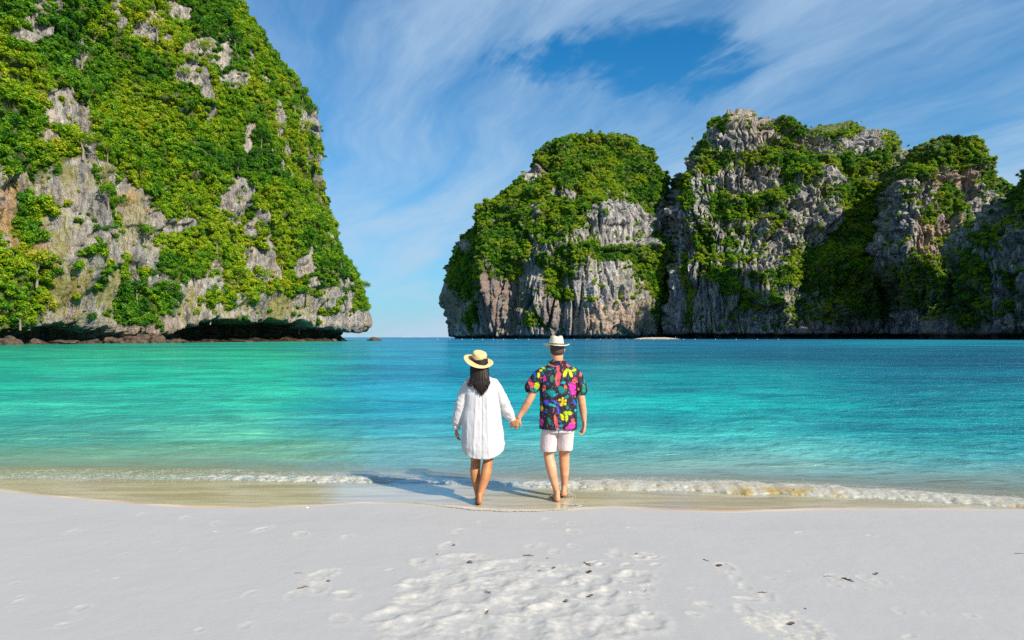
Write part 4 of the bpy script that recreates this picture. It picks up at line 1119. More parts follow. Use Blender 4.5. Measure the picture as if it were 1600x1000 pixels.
# ---- the woman -----------------------------------------------------
WX0, WY0 = -0.348, 7.76
woman = empty('person', (WX0, WY0, 0.008), 0, 'dark-haired woman in a loose white shirt dress and straw hat, wading barefoot', 'person')
bm = bmesh.new()
head_mesh(bm, (-0.020, 0.0, 1.545), 0.93, 0.0)
loft_z(bm, [(0.80, 0.01, 0, .150, .100, .85), (0.86, 0.01, 0, .165, .110, .85), (1.00, 0.0, 0, .125, .085, .85), (1.12, 0, 0, .120, .080, .85), (1.26, 0.0, 0, .140, .088, .8), (1.35, 0, 0, .155, .075, .8), (1.395, -0.01, 0, .120, .060, .9), (1.43, -0.015, 0, .055, .050, 1)], 28)
tube(bm, [(-.150, 0, 1.350), (-.225, 0.0, 1.09), (-.285, .045, .83)], [.045, .036, .024], 12)
tube(bm, [(.150, 0, 1.350), (.245, 0.02, 1.12), (.345, .07, .925)], [.045, .036, .024], 12)
hand(bm, (-.288, .048, .820), (-.02, .06, -1), (1, .25, 0), 1, 0.90, 0.75)
hand(bm, (.348, .075, .920), (.55, .30, -.75), (-.3, .9, .2), -1, 0.92, 0.9)
tube(bm, [(-.075, 0, .86), (-.068, 0.03, .62), (-.064, .045, .46), (-.070, .015, .34), (-.060, -.01, .24), (-.040, 0.0, .11), (-.038, .01, .07)], [.095, .074, .056, .058, .050, .034, .030], 16)
tube(bm, [(.085, 0, .86), (.086, -.02, .62), (.076, -.03, .46), (.058, -.075, .34), (.030, -.11, .24), (-.008, -.15, .11), (-.014, -.15, .07)], [.095, .074, .056, .060, .050, .034, .030], 16)
foot(bm, (-.038, .01, .075), 0.05, 0.0, 0.92)
foot(bm, (-.014, -.150, .090), -0.12, 0.22, 0.92)
me = fuse(bm, 0.0050, 3)
link('body', me, MAT_SKIN_F, woman)
for sx in (-1, 1):
    bm = bmesh.new(); ball(bm, (-0.020 + sx * 0.027, 0.071, 1.552), 0.011, 12)
    me = bpy.data.meshes.new('eye'); bm.to_mesh(me); bm.free(); link('eye', me, MAT_SOLE, woman)

bm = bmesh.new()
loft_z(bm, [(0.490, 0.020, 0.0, .235, .165, .92), (0.60, 0.020, 0.0, .250, .170, .92), (0.75, 0.015, 0, .242, .160, .92), (0.95, 0.005, 0, .222, .145, .9), (1.12, 0.0, 0, .205, .128, .9), (1.26, 0.0, 0, .192, .118, .85), (1.34, 0.0, 0, .180, .105, .8), (1.385, -.005, 0, .155, .088, .85), (1.415, -.01, 0, .105, .070, 1), (1.445, -.015, 0, .062, .058, 1)], 60)
tube(bm, [(-.135, 0, 1.345), (-.190, 0, 1.24), (-.232, .0, 1.10), (-.262, .02, .97), (-.276, .035, .90), (-.287, .045, .845)], [.062, .064, .064, .062, .058, .036], 20)
tube(bm, [(.135, 0, 1.345), (.195, .01, 1.24), (.250, .02, 1.12), (.295, .04, 1.02), (.322, .058, .965), (.342, .068, .93)], [.062, .066, .070, .068, .058, .038], 20)
me = fuse(bm, 0.0060, 5)
co = get_co(me); no = get_no(me)
armw = sstep(0.26, 0.20, np.abs(co[:, 0] - 0.01)) * sstep(1.36, 1.25, co[:, 2])
d = fold(co, no, 0.0085, 2.6, 0.9, 3.0, 0.5, 1.35)
co2 = co + (d - co) * armw[:, None]
# inverted pleat down the middle of the back, yoke seam, gathered sleeves, shirt-tail hem
pl = 0.6 * np.exp(-((co[:, 0] - 0.010) / 0.010) ** 2) * (co[:, 1] < 0) * sstep(1.24, 1.18, co[:, 2]) * (0.4 + 0.6 * sstep(0.6, 1.1, co[:, 2]))
co2 -= no * (0.014 * pl)[:, None]
for xx in (-.052, .066): co2 += no * (0.005 * np.exp(-((co[:, 0] - xx - 0.04 * (1.2 - co[:, 2]) * np.sign(xx)) / 0.012) ** 2) * (co[:, 1] < 0) * sstep(1.24, 1.15, co[:, 2]))[:, None]
yk = np.exp(-((co[:, 2] - 1.245) / 0.005) ** 2) * (np.abs(co[:, 0]) < 0.17)
co2 -= no * (0.004 * yk)[:, None]
arm = sstep(0.21, 0.25, np.abs(co[:, 0])) * sstep(0.80, 0.86, co[:, 2])
co2 += no * (arm * 0.010 * fbm(co[:, 0] * 14, co[:, 1] * 14, co[:, 2] * 22, 3))[:, None]
co2 += no * (0.009 * armw * fbm(co[:, 0] * 11 + 2.5 * co[:, 2], co[:, 1] * 7, co[:, 2] * 2.6, 3))[:, None]
co2 += no * (0.008 * fbm(co[:, 0] * 5, co[:, 1] * 5, co[:, 2] * 6, 3))[:, None]
low = sstep(0.72, 0.49, co[:, 2])
side = np.clip(np.abs(co[:, 0] - 0.02) / 0.24, 0, 1) ** 3
co2[:, 2] += low * (0.018 + 0.085 * side) 
set_co(me, co2)
me = open_hems(me, [lambda c, n: n.z < -0.6 and c.z < 0.62 and abs(c.x) < 0.3, lambda c, n: c.x < -.26 and c.z < 0.835 and n.z < -0.5, lambda c, n: c.x > .335 and c.z < .93 and n.z < -0.35 and n.x > 0.2, lambda c, n: c.z > 1.438 and n.z > .6])
for p in me.polygons: p.use_smooth = True
link('shirt_dress', me, MAT_DRESS, woman)
for (p0, p1, r) in [((-.281, .040, .862), (-.289, .049, .818), .041), ((.332, .064, .952), (.352, .076, .912), .042)]:
    bm = bmesh.new(); a = Vector(p0); b = Vector(p1); dd = (b - a).normalized(); u_ = dd.cross(Vector((0, 1, 0))).normalized(); v_ = dd.cross(u_)
    rr_ = []
    for (k, r2) in [(0.0, r * .97), (.12, r * 1.06), (.9, r * 1.04), (1.0, r * .96), (1.0, r * .86), (.1, r * .86)]:
        rr_.append([bm.verts.new(a.lerp(b, k) + u_ * (r2 * math.cos(t)) + v_ * (r2 * math.sin(t))) for t in [2 * math.pi * q / 24 for q in range(24)]])
    for r0, r1 in zip(rr_, rr_[1:] + rr_[:1]):
        for q in range(24): bm.faces.new((r0[q], r0[(q + 1) % 24], r1[(q + 1) % 24], r1[q]))
    bmesh.ops.recalc_face_normals(bm, faces=bm.faces)
    me = bpy.data.meshes.new('cuff'); bm.to_mesh(me); bm.free()
    for p in me.polygons: p.use_smooth = True
    link('cuff', me, MAT_DRESS, woman)

# hair: a full mass with many locks laid over it
bm = bmesh.new()
ball(bm, (-.020, -.020, 1.585), (.082, .100, .085), 20)
loft_z(bm, [(1.255, .005, -.122, .045, .012, 1), (1.31, .002, -.120, .080, .022, .95), (1.40, -.008, -.104, .100, .036, .9), (1.50, -.018, -.062, .096, .060, .9), (1.58, -.020, -.025, .086, .085, .95), (1.64, -.020, -.01, .05, .05, 1)], 30)
me_h = fuse(bm, 0.007, 4)
co = get_co(me_h); no = get_no(me_h)
th = np.arctan2(co[:, 1] + 0.03, co[:, 0] + 0.02)
set_co(me_h, co + no * (0.006 * perlin(th * 9, co[:, 2] * 1.5, 2 + 0 * th) * sstep(1.62, 1.5, co[:, 2]))[:, None])
bm = bmesh.new(); bm.from_mesh(me_h)
rh = random.Random(4)
for k in range(330):
    a = rh.uniform(math.pi * 0.98, math.pi * 2.02) if k % 5 else rh.uniform(math.pi * 0.9, math.pi * 2.1)
    cx_, cy_ = math.cos(a), math.sin(a)
    endx = rh.gauss(0.005, 0.042); L = rh.uniform(1.20, 1.30) + abs(endx - .01) * 0.9
    if cx_ < -0.55 and rh.random() < 0.5: endx = rh.uniform(-.16, -.10); L = rh.uniform(1.30, 1.36)
    pts = [(-.020 + cx_ * .086, -.015 + cy_ * .094, 1.60 + rh.uniform(-.02, .02)),
           (-.020 + cx_ * .097, -.030 + cy_ * .086, 1.50), (-.012 + cx_ * .100, -.070 + cy_ * .048 - .012, 1.42),
           (endx * .6 + cx_ * .050, -.118 + cy_ * .018 + rh.uniform(-.008, .004), 1.345), (endx, -.140 + rh.uniform(-.010, .008), L)]
    w = rh.uniform(.0035, .0075)
    tube(bm, pts, [w, w, w * .9, w * .75, w * .2], 5, [(1.5, .7)] * 5)
me = bpy.data.meshes.new('hair'); bm.to_mesh(me); bm.free()
for p in me.polygons: p.use_smooth = True
link('hair', me, MAT_HAIR, woman)

def lathe(name, prof, seg, mat, parent, shape=None, tilt=None, loc=(0, 0, 0)):
    vs_, fs = [], []
    for (r, z) in prof:
        for k in range(seg):
            t = 2 * math.pi * k / seg
            x, y, z2 = r * math.cos(t), r * math.sin(t), z
            if shape: x, y, z2 = shape(x, y, z2, r)
            vs_.append((x, y, z2))
    me = np_mesh(name, np.array(vs_), grid_faces(len(prof), seg, True))
    o = link(name, me, mat, parent, loc=loc)
    if tilt: o.rotation_euler = tilt
    return o
brim = [(0.088, 0.004), (0.10, 0.001), (0.13, -.003), (0.158, -.006), (0.170, -.004), (0.1715, -.007), (0.168, -.010), (0.13, -.007), (0.09, -.002), (0.080, -.002)]
def bshape(x, y, z, r): return x, y * 1.03, z + 0.012 * (r / .17) ** 2 * math.cos(2 * math.atan2(y, x)) * (r > .1)
h1 = lathe('hat', brim + [(0.082, .004), (0.080, .06), (0.077, .085), (0.070, .095), (0.05, .099), (0.02, .100), (0.0005, .100)][0:0] , 56, MAT_STRAW, woman, bshape, (R(20), R(13), 0), (-.032, -.010, 1.600))
cr = [(0.0875, 0.0), (0.0870, .03), (0.0855, .06), (0.083, .082), (0.078, .093), (0.066, .0985), (0.045, .097), (0.02, .0955), (0.0005, .095)]
lathe('crown', cr, 48, MAT_STRAW, h1, lambda x, y, z, r: (x * .97, y * 1.10, z))
lathe('hat_band', [(0.0885, .002), (0.0895, .003), (0.0888, .034), (0.0875, .035)], 48, MAT_BAND, h1, lambda x, y, z, r: (x * .97, y * 1.10, z))

# ---- the man -------------------------------------------------------
MX0, MY0 = 0.531, 7.86
man = empty('person', (MX0, MY0, 0.008), 0, 'man in a dark tropical flower shirt, pale shorts and cream hat', 'person')
bm = bmesh.new()
head_mesh(bm, (-.012, .02, 1.715), 1.04, R(14))
tube(bm, [(-.012, -.005, 1.68), (-.010, -.006, 1.61), (-.006, -.004, 1.55)], [.070, .066, .062], 16)
loft_z(bm, [(0.80, 0, 0, .150, .105, .85), (0.90, 0, 0, .160, .115, .85), (1.02, 0, 0, .150, .105, .85), (1.20, 0, 0, .160, .105, .8), (1.36, 0, 0, .185, .110, .75), (1.44, 0, 0, .175, .080, .8), (1.50, 0, 0, .120, .055, .9), (1.57, -.005, 0, .068, .058, 1)], 28)
tube(bm, [(-.175, 0, 1.450), (-.262, -.01, 1.32), (-.318, -.02, 1.17), (-.345, -.02, 1.12), (-.395, 0.0, 1.03), (-.452, .0, .945)], [.056, .050, .044, .043, .041, .027], 14)
tube(bm, [(.175, 0, 1.450), (.228, -.01, 1.32), (.262, -.02, 1.16), (.270, -.02, 1.11), (.285, 0.0, 1.01), (.298, .01, .905)], [.056, .050, .045, .044, .042, .028], 14)
hand(bm, (-.455, .0, .940), (-.48, .12, -.85), (.45, .75, .2), 1, 1.02, 0.85)
hand(bm, (.300, .012, .900), (-.04, .10, -1), (-.9, -.25, 0), -1, 1.04, 0.6)
tube(bm, [(-.085, 0, .90), (-.095, 0.03, .70), (-.105, .03, .55), (-.108, .03, .50), (-.085, -.02, .38), (-.064, -.05, .28), (-.032, -.06, .14), (-.022, -.06, .08)], [.105, .085, .064, .060, .062, .052, .036, .032], 16)
tube(bm, [(.085, 0, .90), (.082, 0.03, .70), (.075, .07, .55), (.072, .09, .50), (.076, .09, .38), (.078, .09, .28), (.076, .12, .14), (.076, .13, .09)], [.105, .085, .064, .060, .060, .050, .035, .031], 16)
foot(bm, (-.022, -.060, .085), -0.08, 0.0, 1.04)
foot(bm, (.076, .130, .095), 0.12, 0.12, 1.04)
me = fuse(bm, 0.0052, 3)
link('body', me, MAT_SKIN_M, man)
for sx in (-1, 1):
    bm = bmesh.new(); q = Matrix.Rotation(R(14), 3, 'Z') @ Vector((sx * 0.028, 0.075, 0.006)); ball(bm, Vector((-.012, .02, 1.715)) + q, 0.0115, 12)
    me = bpy.data.meshes.new('eye'); bm.to_mesh(me); bm.free(); link('eye', me, MAT_SOLE, man)
# short hair over the back of the head
bm = bmesh.new()
ball(bm, (-.010, .002, 1.745), (.0835, .103, .088), 24)
ball(bm, (-.010, -.030, 1.700), (.076, .068, .062), 20)
me = fuse(bm, 0.006, 3)
co = get_co(me); no = get_no(me)
set_co(me, co + no * (0.004 * fbm(co[:, 0] * 60, co[:, 1] * 60, co[:, 2] * 25, 3))[:, None])
bm = bmesh.new(); bm.from_mesh(me)
bmesh.ops.delete(bm, geom=[v for v in bm.verts if v.co.z < 1.655 or (v.co.y > .055 and v.co.z < 1.76)], context='VERTS')
bm.to_mesh(me); bm.free()
link('hair', me, MAT_HAIR2, man)

# shorts
bm = bmesh.new()
loft_z(bm, [(0.78, 0, 0, .185, .130, .8), (0.84, 0, 0, .185, .130, .8), (0.92, 0, 0, .170, .122, .8)], 40)
tube(bm, [(-.090, 0.0, .80), (-.106, .015, .70), (-.113, .02, .62), (-.115, .02, .575)], [.100, .102, .098, .094], 22, [(1, 1.08)] * 4)
tube(bm, [(.085, 0.0, .80), (.078, .030, .70), (.076, .045, .62), (.077, .05, .585)], [.100, .100, .096, .092], 22, [(1, 1.08)] * 4)
me = fuse(bm, 0.0065, 3)
co = get_co(me); no = get_no(me)
co = co + no * (0.008 * fbm(co[:, 0] * 9, co[:, 1] * 9, co[:, 2] * 5, 3))[:, None]
co -= no * (0.008 * np.exp(-((co[:, 0] + .008) / .006) ** 2) * (co[:, 1] < 0))[:, None]
co[:, 2] = np.where((co[:, 2] < .575) & (no[:, 2] < -0.3), .565, co[:, 2])
set_co(me, co)
me = open_hems(me, [lambda c, n: n.z < -0.55 and c.z < 0.60])
for p in me.polygons: p.use_smooth = True
link('shorts', me, MAT_SHORTS, man)

# shirt
bm = bmesh.new()
loft_z(bm, [(0.815, 0.0, 0, .215, .150, .85), (0.90, 0.0, 0, .215, .150, .85), (1.10, 0, 0, .212, .140, .82), (1.28, 0, 0, .218, .132, .78), (1.40, 0, 0, .222, .122, .75), (1.47, 0, 0, .212, .105, .8), (1.52, 0, 0, .165, .085, .9), (1.560, -.004, 0, .105, .072, 1), (1.600, -.006, 0, .084, .078, 1)], 60)
tube(bm, [(-.165, 0, 1.455), (-.225, -.005, 1.40), (-.272, -.01, 1.33), (-.305, -.015, 1.275)], [.075, .084, .086, .084], 22, [(1, 1.0)] * 4)
tube(bm, [(.165, 0, 1.455), (.215, -.005, 1.39), (.244, -.01, 1.31), (.256, -.015, 1.25)], [.075, .082, .082, .080], 22, [(1, 1.0)] * 4)
me = fuse(bm, 0.0048, 5)
co = get_co(me); no = get_no(me)
tor = sstep(0.24, 0.18, np.abs(co[:, 0])) * sstep(1.50, 1.35, co[:, 2])
d = fold(co, no, 0.012, 3.4, 1.8, 11.0, 0.82, 1.4)
co2 = co + (d - co) * tor[:, None]
co2 += no * (0.010 * fbm(co[:, 0] * 10, co[:, 1] * 10, co[:, 2] * 7, 3))[:, None]
co2 -= no * (0.007 * np.exp(-(perlin(co[:, 0] * 6 + co[:, 2] * 3, co[:, 1] * 4, co[:, 2] * 5 - co[:, 0] * 3) / .06) ** 2))[:, None]
colr_ = np.exp(-((co[:, 2] - 1.575) / 0.018) ** 2)
co2 += no * (0.006 * colr_ * (no[:, 2] < .6))[:, None]
set_co(me, co2)
me = open_hems(me, [lambda c, n: n.z < -0.6 and c.z < 0.85, lambda c, n: c.x < -.24 and c.z < 1.285 and n.z < -0.55 , lambda c, n: c.x > .19 and c.z < 1.22 and n.z < -0.6, lambda c, n: c.z > 1.592 and n.z > .6])
for p in me.polygons: p.use_smooth = True
YE = (0.58, 0.60, 0.02); YG = (0.38, 0.50, 0.02); PK = (0.72, 0.09, 0.13); MG = (0.72, 0.03, 0.38); TE = (0.005, 0.24, 0.24); BL = (0.02, 0.10, 0.52); VI = (0.10, 0.06, 0.48)
GR = (0.01, 0.20, 0.12); OR = (0.72, 0.17, 0.05); CY = (0.01, 0.33, 0.42); YY = (0.70, 0.50, 0.01)
PRINT = [(265, 545, 46, 36, 35, TE), (345, 520, 30, 42, -35, TE), (270, 432, 16, 34, 10, GR), (360, 462, 24, 11, -10, CY), (345, 275, 44, 13, 0, TE), (320, 350, 16, 26, 0, PK), (322, 405, 25, 46, 0, PK), (316, 460, 20, 36, 5, PK), (302, 430, 9, 24, 0, OR),
         (378, 388, 20, 38, 25, YE), (424, 392, 17, 40, -15, YE), (452, 364, 26, 16, -25, YG), (398, 362, 20, 18, 20, YG), (410, 320, 24, 26, 0, PK), (405, 300, 12, 14, 0, PK), (195, 335, 40, 20, 35, YG), (232, 312, 36, 13, 15, YE), (182, 366, 16, 10, 0, YE), (128, 392, 14, 32, -20, BL), (163, 402, 14, 30, 0, YE),
         (150, 490, 30, 40, 0, YG), (98, 472, 19, 54, -25, PK), (128, 534, 36, 22, -20, TE), (440, 500, 32, 44, 10, MG), (448, 545, 26, 26, 0, MG), (418, 478, 18, 20, 0, MG), (458, 448, 26, 30, 20, PK), (380, 500, 20, 16, 30, OR), (205, 505, 13, 32, 10, PK), (210, 430, 15, 26, -10, MG), (215, 505, 7, 18, 0, OR),
         (330, 600, 15, 13, 0, YY), (356, 612, 16, 15, 0, YY), (343, 638, 15, 14, 0, YY), (378, 608, 14, 15, 0, YY), (372, 634, 15, 14, 0, YY), (356, 590, 12, 12, 0, YY), (388, 578, 26, 15, -30, TE), (270, 642, 62, 11, 18, CY), (298, 620, 46, 9, 28, BL), (225, 615, 30, 18, -10, VI), (232, 635, 22, 9, 0, BL), (320, 682, 15, 38, -15, VI),
         (352, 738, 19, 38, -30, YE), (386, 742, 16, 42, 0, YE), (414, 708, 30, 22, 25, YG), (380, 705, 22, 20, 0, YG), (394, 662, 14, 18, 0, GR), (300, 770, 18, 52, -8, PK), (312, 815, 20, 26, 0, PK), (292, 740, 12, 26, 0, OR), (430, 808, 34, 34, 0, MG), (402, 826, 30, 18, 0, MG), (440, 768, 18, 22, 0, PK), (182, 785, 24, 34, 0, MG), (168, 745, 10, 24, 0, PK),
         (455, 625, 13, 32, -25, BL), (462, 690, 12, 14, 0, CY), (340, 808, 26, 14, 0, TE), (250, 775, 14, 40, -10, GR), (330, 842, 40, 9, 0, CY), (188, 672, 12, 28, 0, YY), (215, 700, 28, 7, 10, BL), (510, 392, 13, 34, 20, PK), (530, 520, 18, 50, 0, GR), (485, 514, 10, 18, 0, OR), (468, 332, 34, 10, -30, YG), (540, 450, 12, 34, 0, TE),
         (250, 355, 28, 8, 10, TE), (240, 300, 26, 6, 0, BL), (285, 330, 40, 5, 10, PK), (450, 790, 14, 10, 0, OR), (500, 560, 10, 20, 0, CY), (110, 545, 14, 12, 0, VI), (300, 560, 6, 26, 60, CY)]
co = get_co(me)
zx = (co[:, 0] / .00737 + 872 - 810) * 5.26; zy = (781 - co[:, 2] / .00737 - 510) * 5.26
fr_ = co[:, 1] > 0.0
zx = np.where(fr_, 700 - zx, zx)
zy = np.where(fr_, 270 + (zy - 270 + 190) % 580, zy)
wob = 9 * perlin(co[:, 0] * 45, co[:, 1] * 30, co[:, 2] * 45)
colp = np.tile(np.array([0.022, 0.014, 0.020]), (len(co), 1))
vein = perlin(co[:, 0] * 130, co[:, 1] * 60, co[:, 2] * 130)
for (cx_, cy_, rx_, ry_, rot_, cc_) in PRINT:
    c_, s_ = math.cos(R(rot_)), math.sin(R(rot_))
    dx, dy = zx - cx_ , zy - cy_
    rx_ *= .84; ry_ *= .84
    r_ = np.sqrt(((dx * c_ + dy * s_) / rx_) ** 2 + ((-dx * s_ + dy * c_) / ry_) ** 2) + wob / (rx_ + ry_)
    inn = r_ < 1.0; rim = (r_ >= 0.86) & inn
    ang_ = np.arctan2(dy, dx)
    stri = 0.5 + 0.5 * np.sin(ang_ * 7 + r_ * 5 + cx_)
    base = np.array(cc_)[None] * (0.62 + 0.45 * stri[:, None] + 0.35 * vein[:, None])
    if cc_ in (PK, OR, MG): inn = inn & (vein > -0.28)
    colp = np.where(inn[:, None], base, colp)
    if cc_ in (YE, YG, TE): colp = np.where(rim[:, None], colp * 0.45, colp)
fine_ = perlin(co[:, 0] * 55 + 3, co[:, 1] * 30, co[:, 2] * 38); pick = perlin(co[:, 0] * 11, co[:, 1] * 9, co[:, 2] * 9 + 7)
bare = colp.sum(1) < 0.07
for lo_, hi_, cc_ in ((-1, -.22, TE), (-.22, -.05, BL), (.08, .24, PK), (.24, 1, CY)):
    k_ = bare & (fine_ > 0.36) & (pick >= lo_) & (pick < hi_)
    colp[k_] = np.array(cc_) * 0.6
a = me.attributes.new('print', 'FLOAT_COLOR', 'POINT')
c4 = np.ones((len(co), 4), np.float32); c4[:, :3] = np.clip(colp, 0, 1); a.data.foreach_set('color', c4.ravel())
link('shirt', me, MAT_SHIRT, man)

def b2(x, y, z, r): return x, y * 1.12, z + 0.020 * max(0, (r - .10) / .05) * abs(math.cos(math.atan2(y, x))) ** 2 - 0.012 * max(0, (r - .10) / .05) * abs(math.sin(math.atan2(y, x)))
h2 = lathe('hat', [(0.086, 0.004), (0.10, 0.002), (0.130, 0.0), (0.149, 0.001), (0.1505, -.002), (0.147, -.004), (0.12, -.004), (0.09, -.002), (0.080, -.002)], 56, MAT_STRAW2, man, b2, (R(-3), R(1), R(14)), (-.020, .010, 1.770))
def c2(x, y, z, r):
    t = max(0, (z - .03) / .08)
    pin = 1 - 0.16 * t * (1 if y > 0 else 0.3) * (abs(x) / .09)
    dent = -0.022 * math.exp(-(x / .026) ** 2) * max(0, t - .55) * 2.0
    return x * pin * .98, y * 1.14, z + dent
lathe('crown', [(0.0860, 0.0), (0.0855, .03), (0.082, .06), (0.078, .085), (0.073, .100), (0.064, .110), (0.050, .112), (0.03, .110), (0.015, .109), (0.0005, .108)], 56, MAT_STRAW2, h2, c2)
lathe('hat_band', [(0.0870, .003), (0.0880, .004), (0.0876, .017), (0.0862, .018)], 48, MAT_BAND, h2, lambda x, y, z, r: (x * .98, y * 1.14, z))
# ------------------------------------------------------------------ surf
m, nt, out = material('sea_foam')
geo = nt.new('ShaderNodeNewGeometry').outputs['Position']
n = nt.noise(geo, 42.0, 5, 0.7); n2 = nt.noise(geo, 5.0, 4, 0.6)
c = nt.mix(nt.maprange(n, 0.35, 0.6), (0.56, 0.54, 0.48), (0.64, 0.62, 0.56))
c = nt.mix(nt.math('MULTIPLY', nt.attr('sandy'), nt.maprange(nt.math('ADD', nt.math('MULTIPLY', n, .5), nt.math('MULTIPLY', n2, .6)), 0.48, 0.62), clamp=True), c, (0.52, 0.38, 0.14))
b = principled(nt, out, c, 0.5, nt.bump(n, 0.35, 0.008), Specular_IOR_Level=0.4)
nt.l.remove(out.inputs[0].links[0])
tl = nt.new('ShaderNodeBsdfTranslucent'); nt.put(tl.inputs[0], c)
mx = nt.new('ShaderNodeMixShader'); mx.inputs[0].default_value = 0.42
nt.l.new(b.outputs[0], mx.inputs[1]); nt.l.new(tl.outputs[0], mx.inputs[2]); nt.l.new(mx.outputs[0], out.inputs[0])
MAT_FOAM = m
fx = np.arange(-13.5, 13.5, 0.011)
fv = np.linspace(-1, 1, 46)
FV, FX = np.meshgrid(fv, fx, indexing='ij')
pxf = 800 + FX * F / surf_y(FX)
amt = np.interp(pxf, [-1400, -200, 0, 150, 350, 480, 560, 610, 680, 780, 860, 905, 1100, 1290, 1450, 1600, 1750, 2800], [.14, .16, .16, .22, .38, .48, .50, .34, .20, .26, .40, .78, 1.0, 1.0, .85, .8, .8, .6])
amt = amt * (0.85 + 0.55 * fbm(FX * 1.3, FX * 0, FX * 0 + 5, 3) + 0.35 * fbm(FX * 5.5, FX * 0, FX * 0 + 8, 2))
half = (0.12 + 0.26 * amt) * (1 + 0.35 * fbm(FX * 3, FX * 0 + 2, FX * 0, 3))
FY = surf_y(FX) + 0.14 + FV * half + 0.05 * fbm(FX * 5, FV * 0 + 1, FX * 0, 3)
bil = 0.9 * np.abs(perlin(FX * 5, FY * 7, 0 * FX)) + 0.25 * np.abs(perlin(FX * 13 + FY * 5, FY * 20, 3 + 0 * FX)) + 0.45 * np.abs(perlin(FX * 41, FY * 47, 6 + 0 * FX))
prof = np.clip(1 - FV ** 2, 0, 1) ** 0.5 * (0.55 + 0.45 * sstep(-1, -0.2, -np.abs(FV + 0.15)))
Hf = amt * prof * (0.066 - 0.028 * bil) + 0.010 * prof
holes = sstep(0.30, 0.75, amt + 0.9 * (fbm(FX * 7, FY * 16, 2 + 0 * FX, 4)) + 0.35 * (1 - np.abs(FV)))
FZ = 0.010 + np.where(holes > 0.2, Hf * holes, -0.02) - 0.02 * (np.abs(FV) > 0.985)
fy2 = FY - 0.03 * Hf / 0.1 + 0.02 * perlin(FX * 20, FZ * 30, FY * 20)
sandy = np.interp(pxf, [-500, 880, 960, 1080, 1150, 1290, 1310, 1540, 1560, 1580, 1600], [.05, .1, .5, .5, 1, 1, .15, .15, .8, .8, .1]) * sstep(0.2, -0.7, FV)
me = np_mesh('surf_foam', np.stack([FX, fy2, FZ], -1).reshape(-1, 3), grid_faces(len(fv), len(fx)), attrs={'sandy': sandy})
link('surf_foam', me, MAT_FOAM, kind='stuff', label='line of small tumbling white surf running along the beach')
# flecks and thin lace of foam thrown round the surf line and along the swash edge
rf = np.random.default_rng(3)
def fleck_mesh(name, P_, S_, label):
    base = np.array([(1, 0, 0), (-1, 0, 0), (0, 1, 0), (0, -1, 0), (0, 0, 1), (0, 0, -1)], np.float32)
    tri = np.array([(0, 2, 4), (2, 1, 4), (1, 3, 4), (3, 0, 4), (2, 0, 5), (1, 2, 5), (3, 1, 5), (0, 3, 5)])
    n_ = len(P_)
    vv = P_[:, None, :] + base[None] * S_[:, None, :]
    ff_ = (tri[None] + 6 * np.arange(n_)[:, None, None]).reshape(-1, 3)
    me_ = np_mesh(name, vv.reshape(-1, 3), ff_)
    return link(name, me_, MAT_FOAM, kind='stuff', label=label)
P_, S_ = [], []
for _ in range(9000):
    x = rf.uniform(-12, 12); pxx = 800 + x * F / surf_y(x)
    a_ = np.interp(pxx, [-300, 0, 300, 560, 620, 800, 905, 1600, 2000], [.25, .3, .6, .9, .35, .3, .8, .9, .8])
    if rf.random() > a_: continue
    y = surf_y(x) + 0.15 + rf.normal() * 0.26
    s = rf.uniform(.002, .006)
    P_.append((x, y, 0.014 + (rf.random() ** 3) * 0.13 * a_ * max(0, 1 - abs(y - surf_y(x) - .15) / .3))); S_.append((s * rf.uniform(.8, 2.2), s, s * .8))
fleck_mesh('foam_spray', np.array(P_), np.array(S_), 'fine white flecks and drops over the breaking surf')
# swash edge below the walkers: a thin scalloped lip of foam
P_, S_ = [], []
sw = [(640, 782), (690, 789), (740, 795), (790, 797.5), (840, 797), (880, 794.5), (903, 790), (907, 788.5), (898, 787), (880, 786.3)]
for (a0, a1) in zip(sw[:-1], sw[1:]):
    for k in range(110):
        t_ = rf.random(); px_ = a0[0] + (a1[0] - a0[0]) * t_; py_ = a0[1] + (a1[1] - a0[1]) * t_ + 0.25 * math.sin(px_ * .13)
        Yq = F * (HC - .02) / (py_ - HOR); s = rf.uniform(.004, .009) * (0.5 if px_ < 700 else 1)
        P_.append((X_of(px_, Yq), Yq + rf.normal() * .006, float(sand_height(np.array(X_of(px_, Yq)), np.array(Yq))) + .006)); S_.append((s * 2.2, s, s * .5))
for k in range(420):                      # splash thrown up by the man's leading foot
    a_ = rf.uniform(0, 6.28); r_ = abs(rf.normal()) * 0.05
    P_.append((MX0 + .095 + r_ * math.cos(a_), MY0 + .16 + r_ * math.sin(a_), 0.02 + max(0, 0.16 - 1.6 * r_) * rf.random())); s = rf.uniform(.003, .008); S_.append((s, s, s))
fleck_mesh('swash_foam', np.array(P_), np.array(S_), 'thin white lip of swash foam curling round the walkers\' feet')

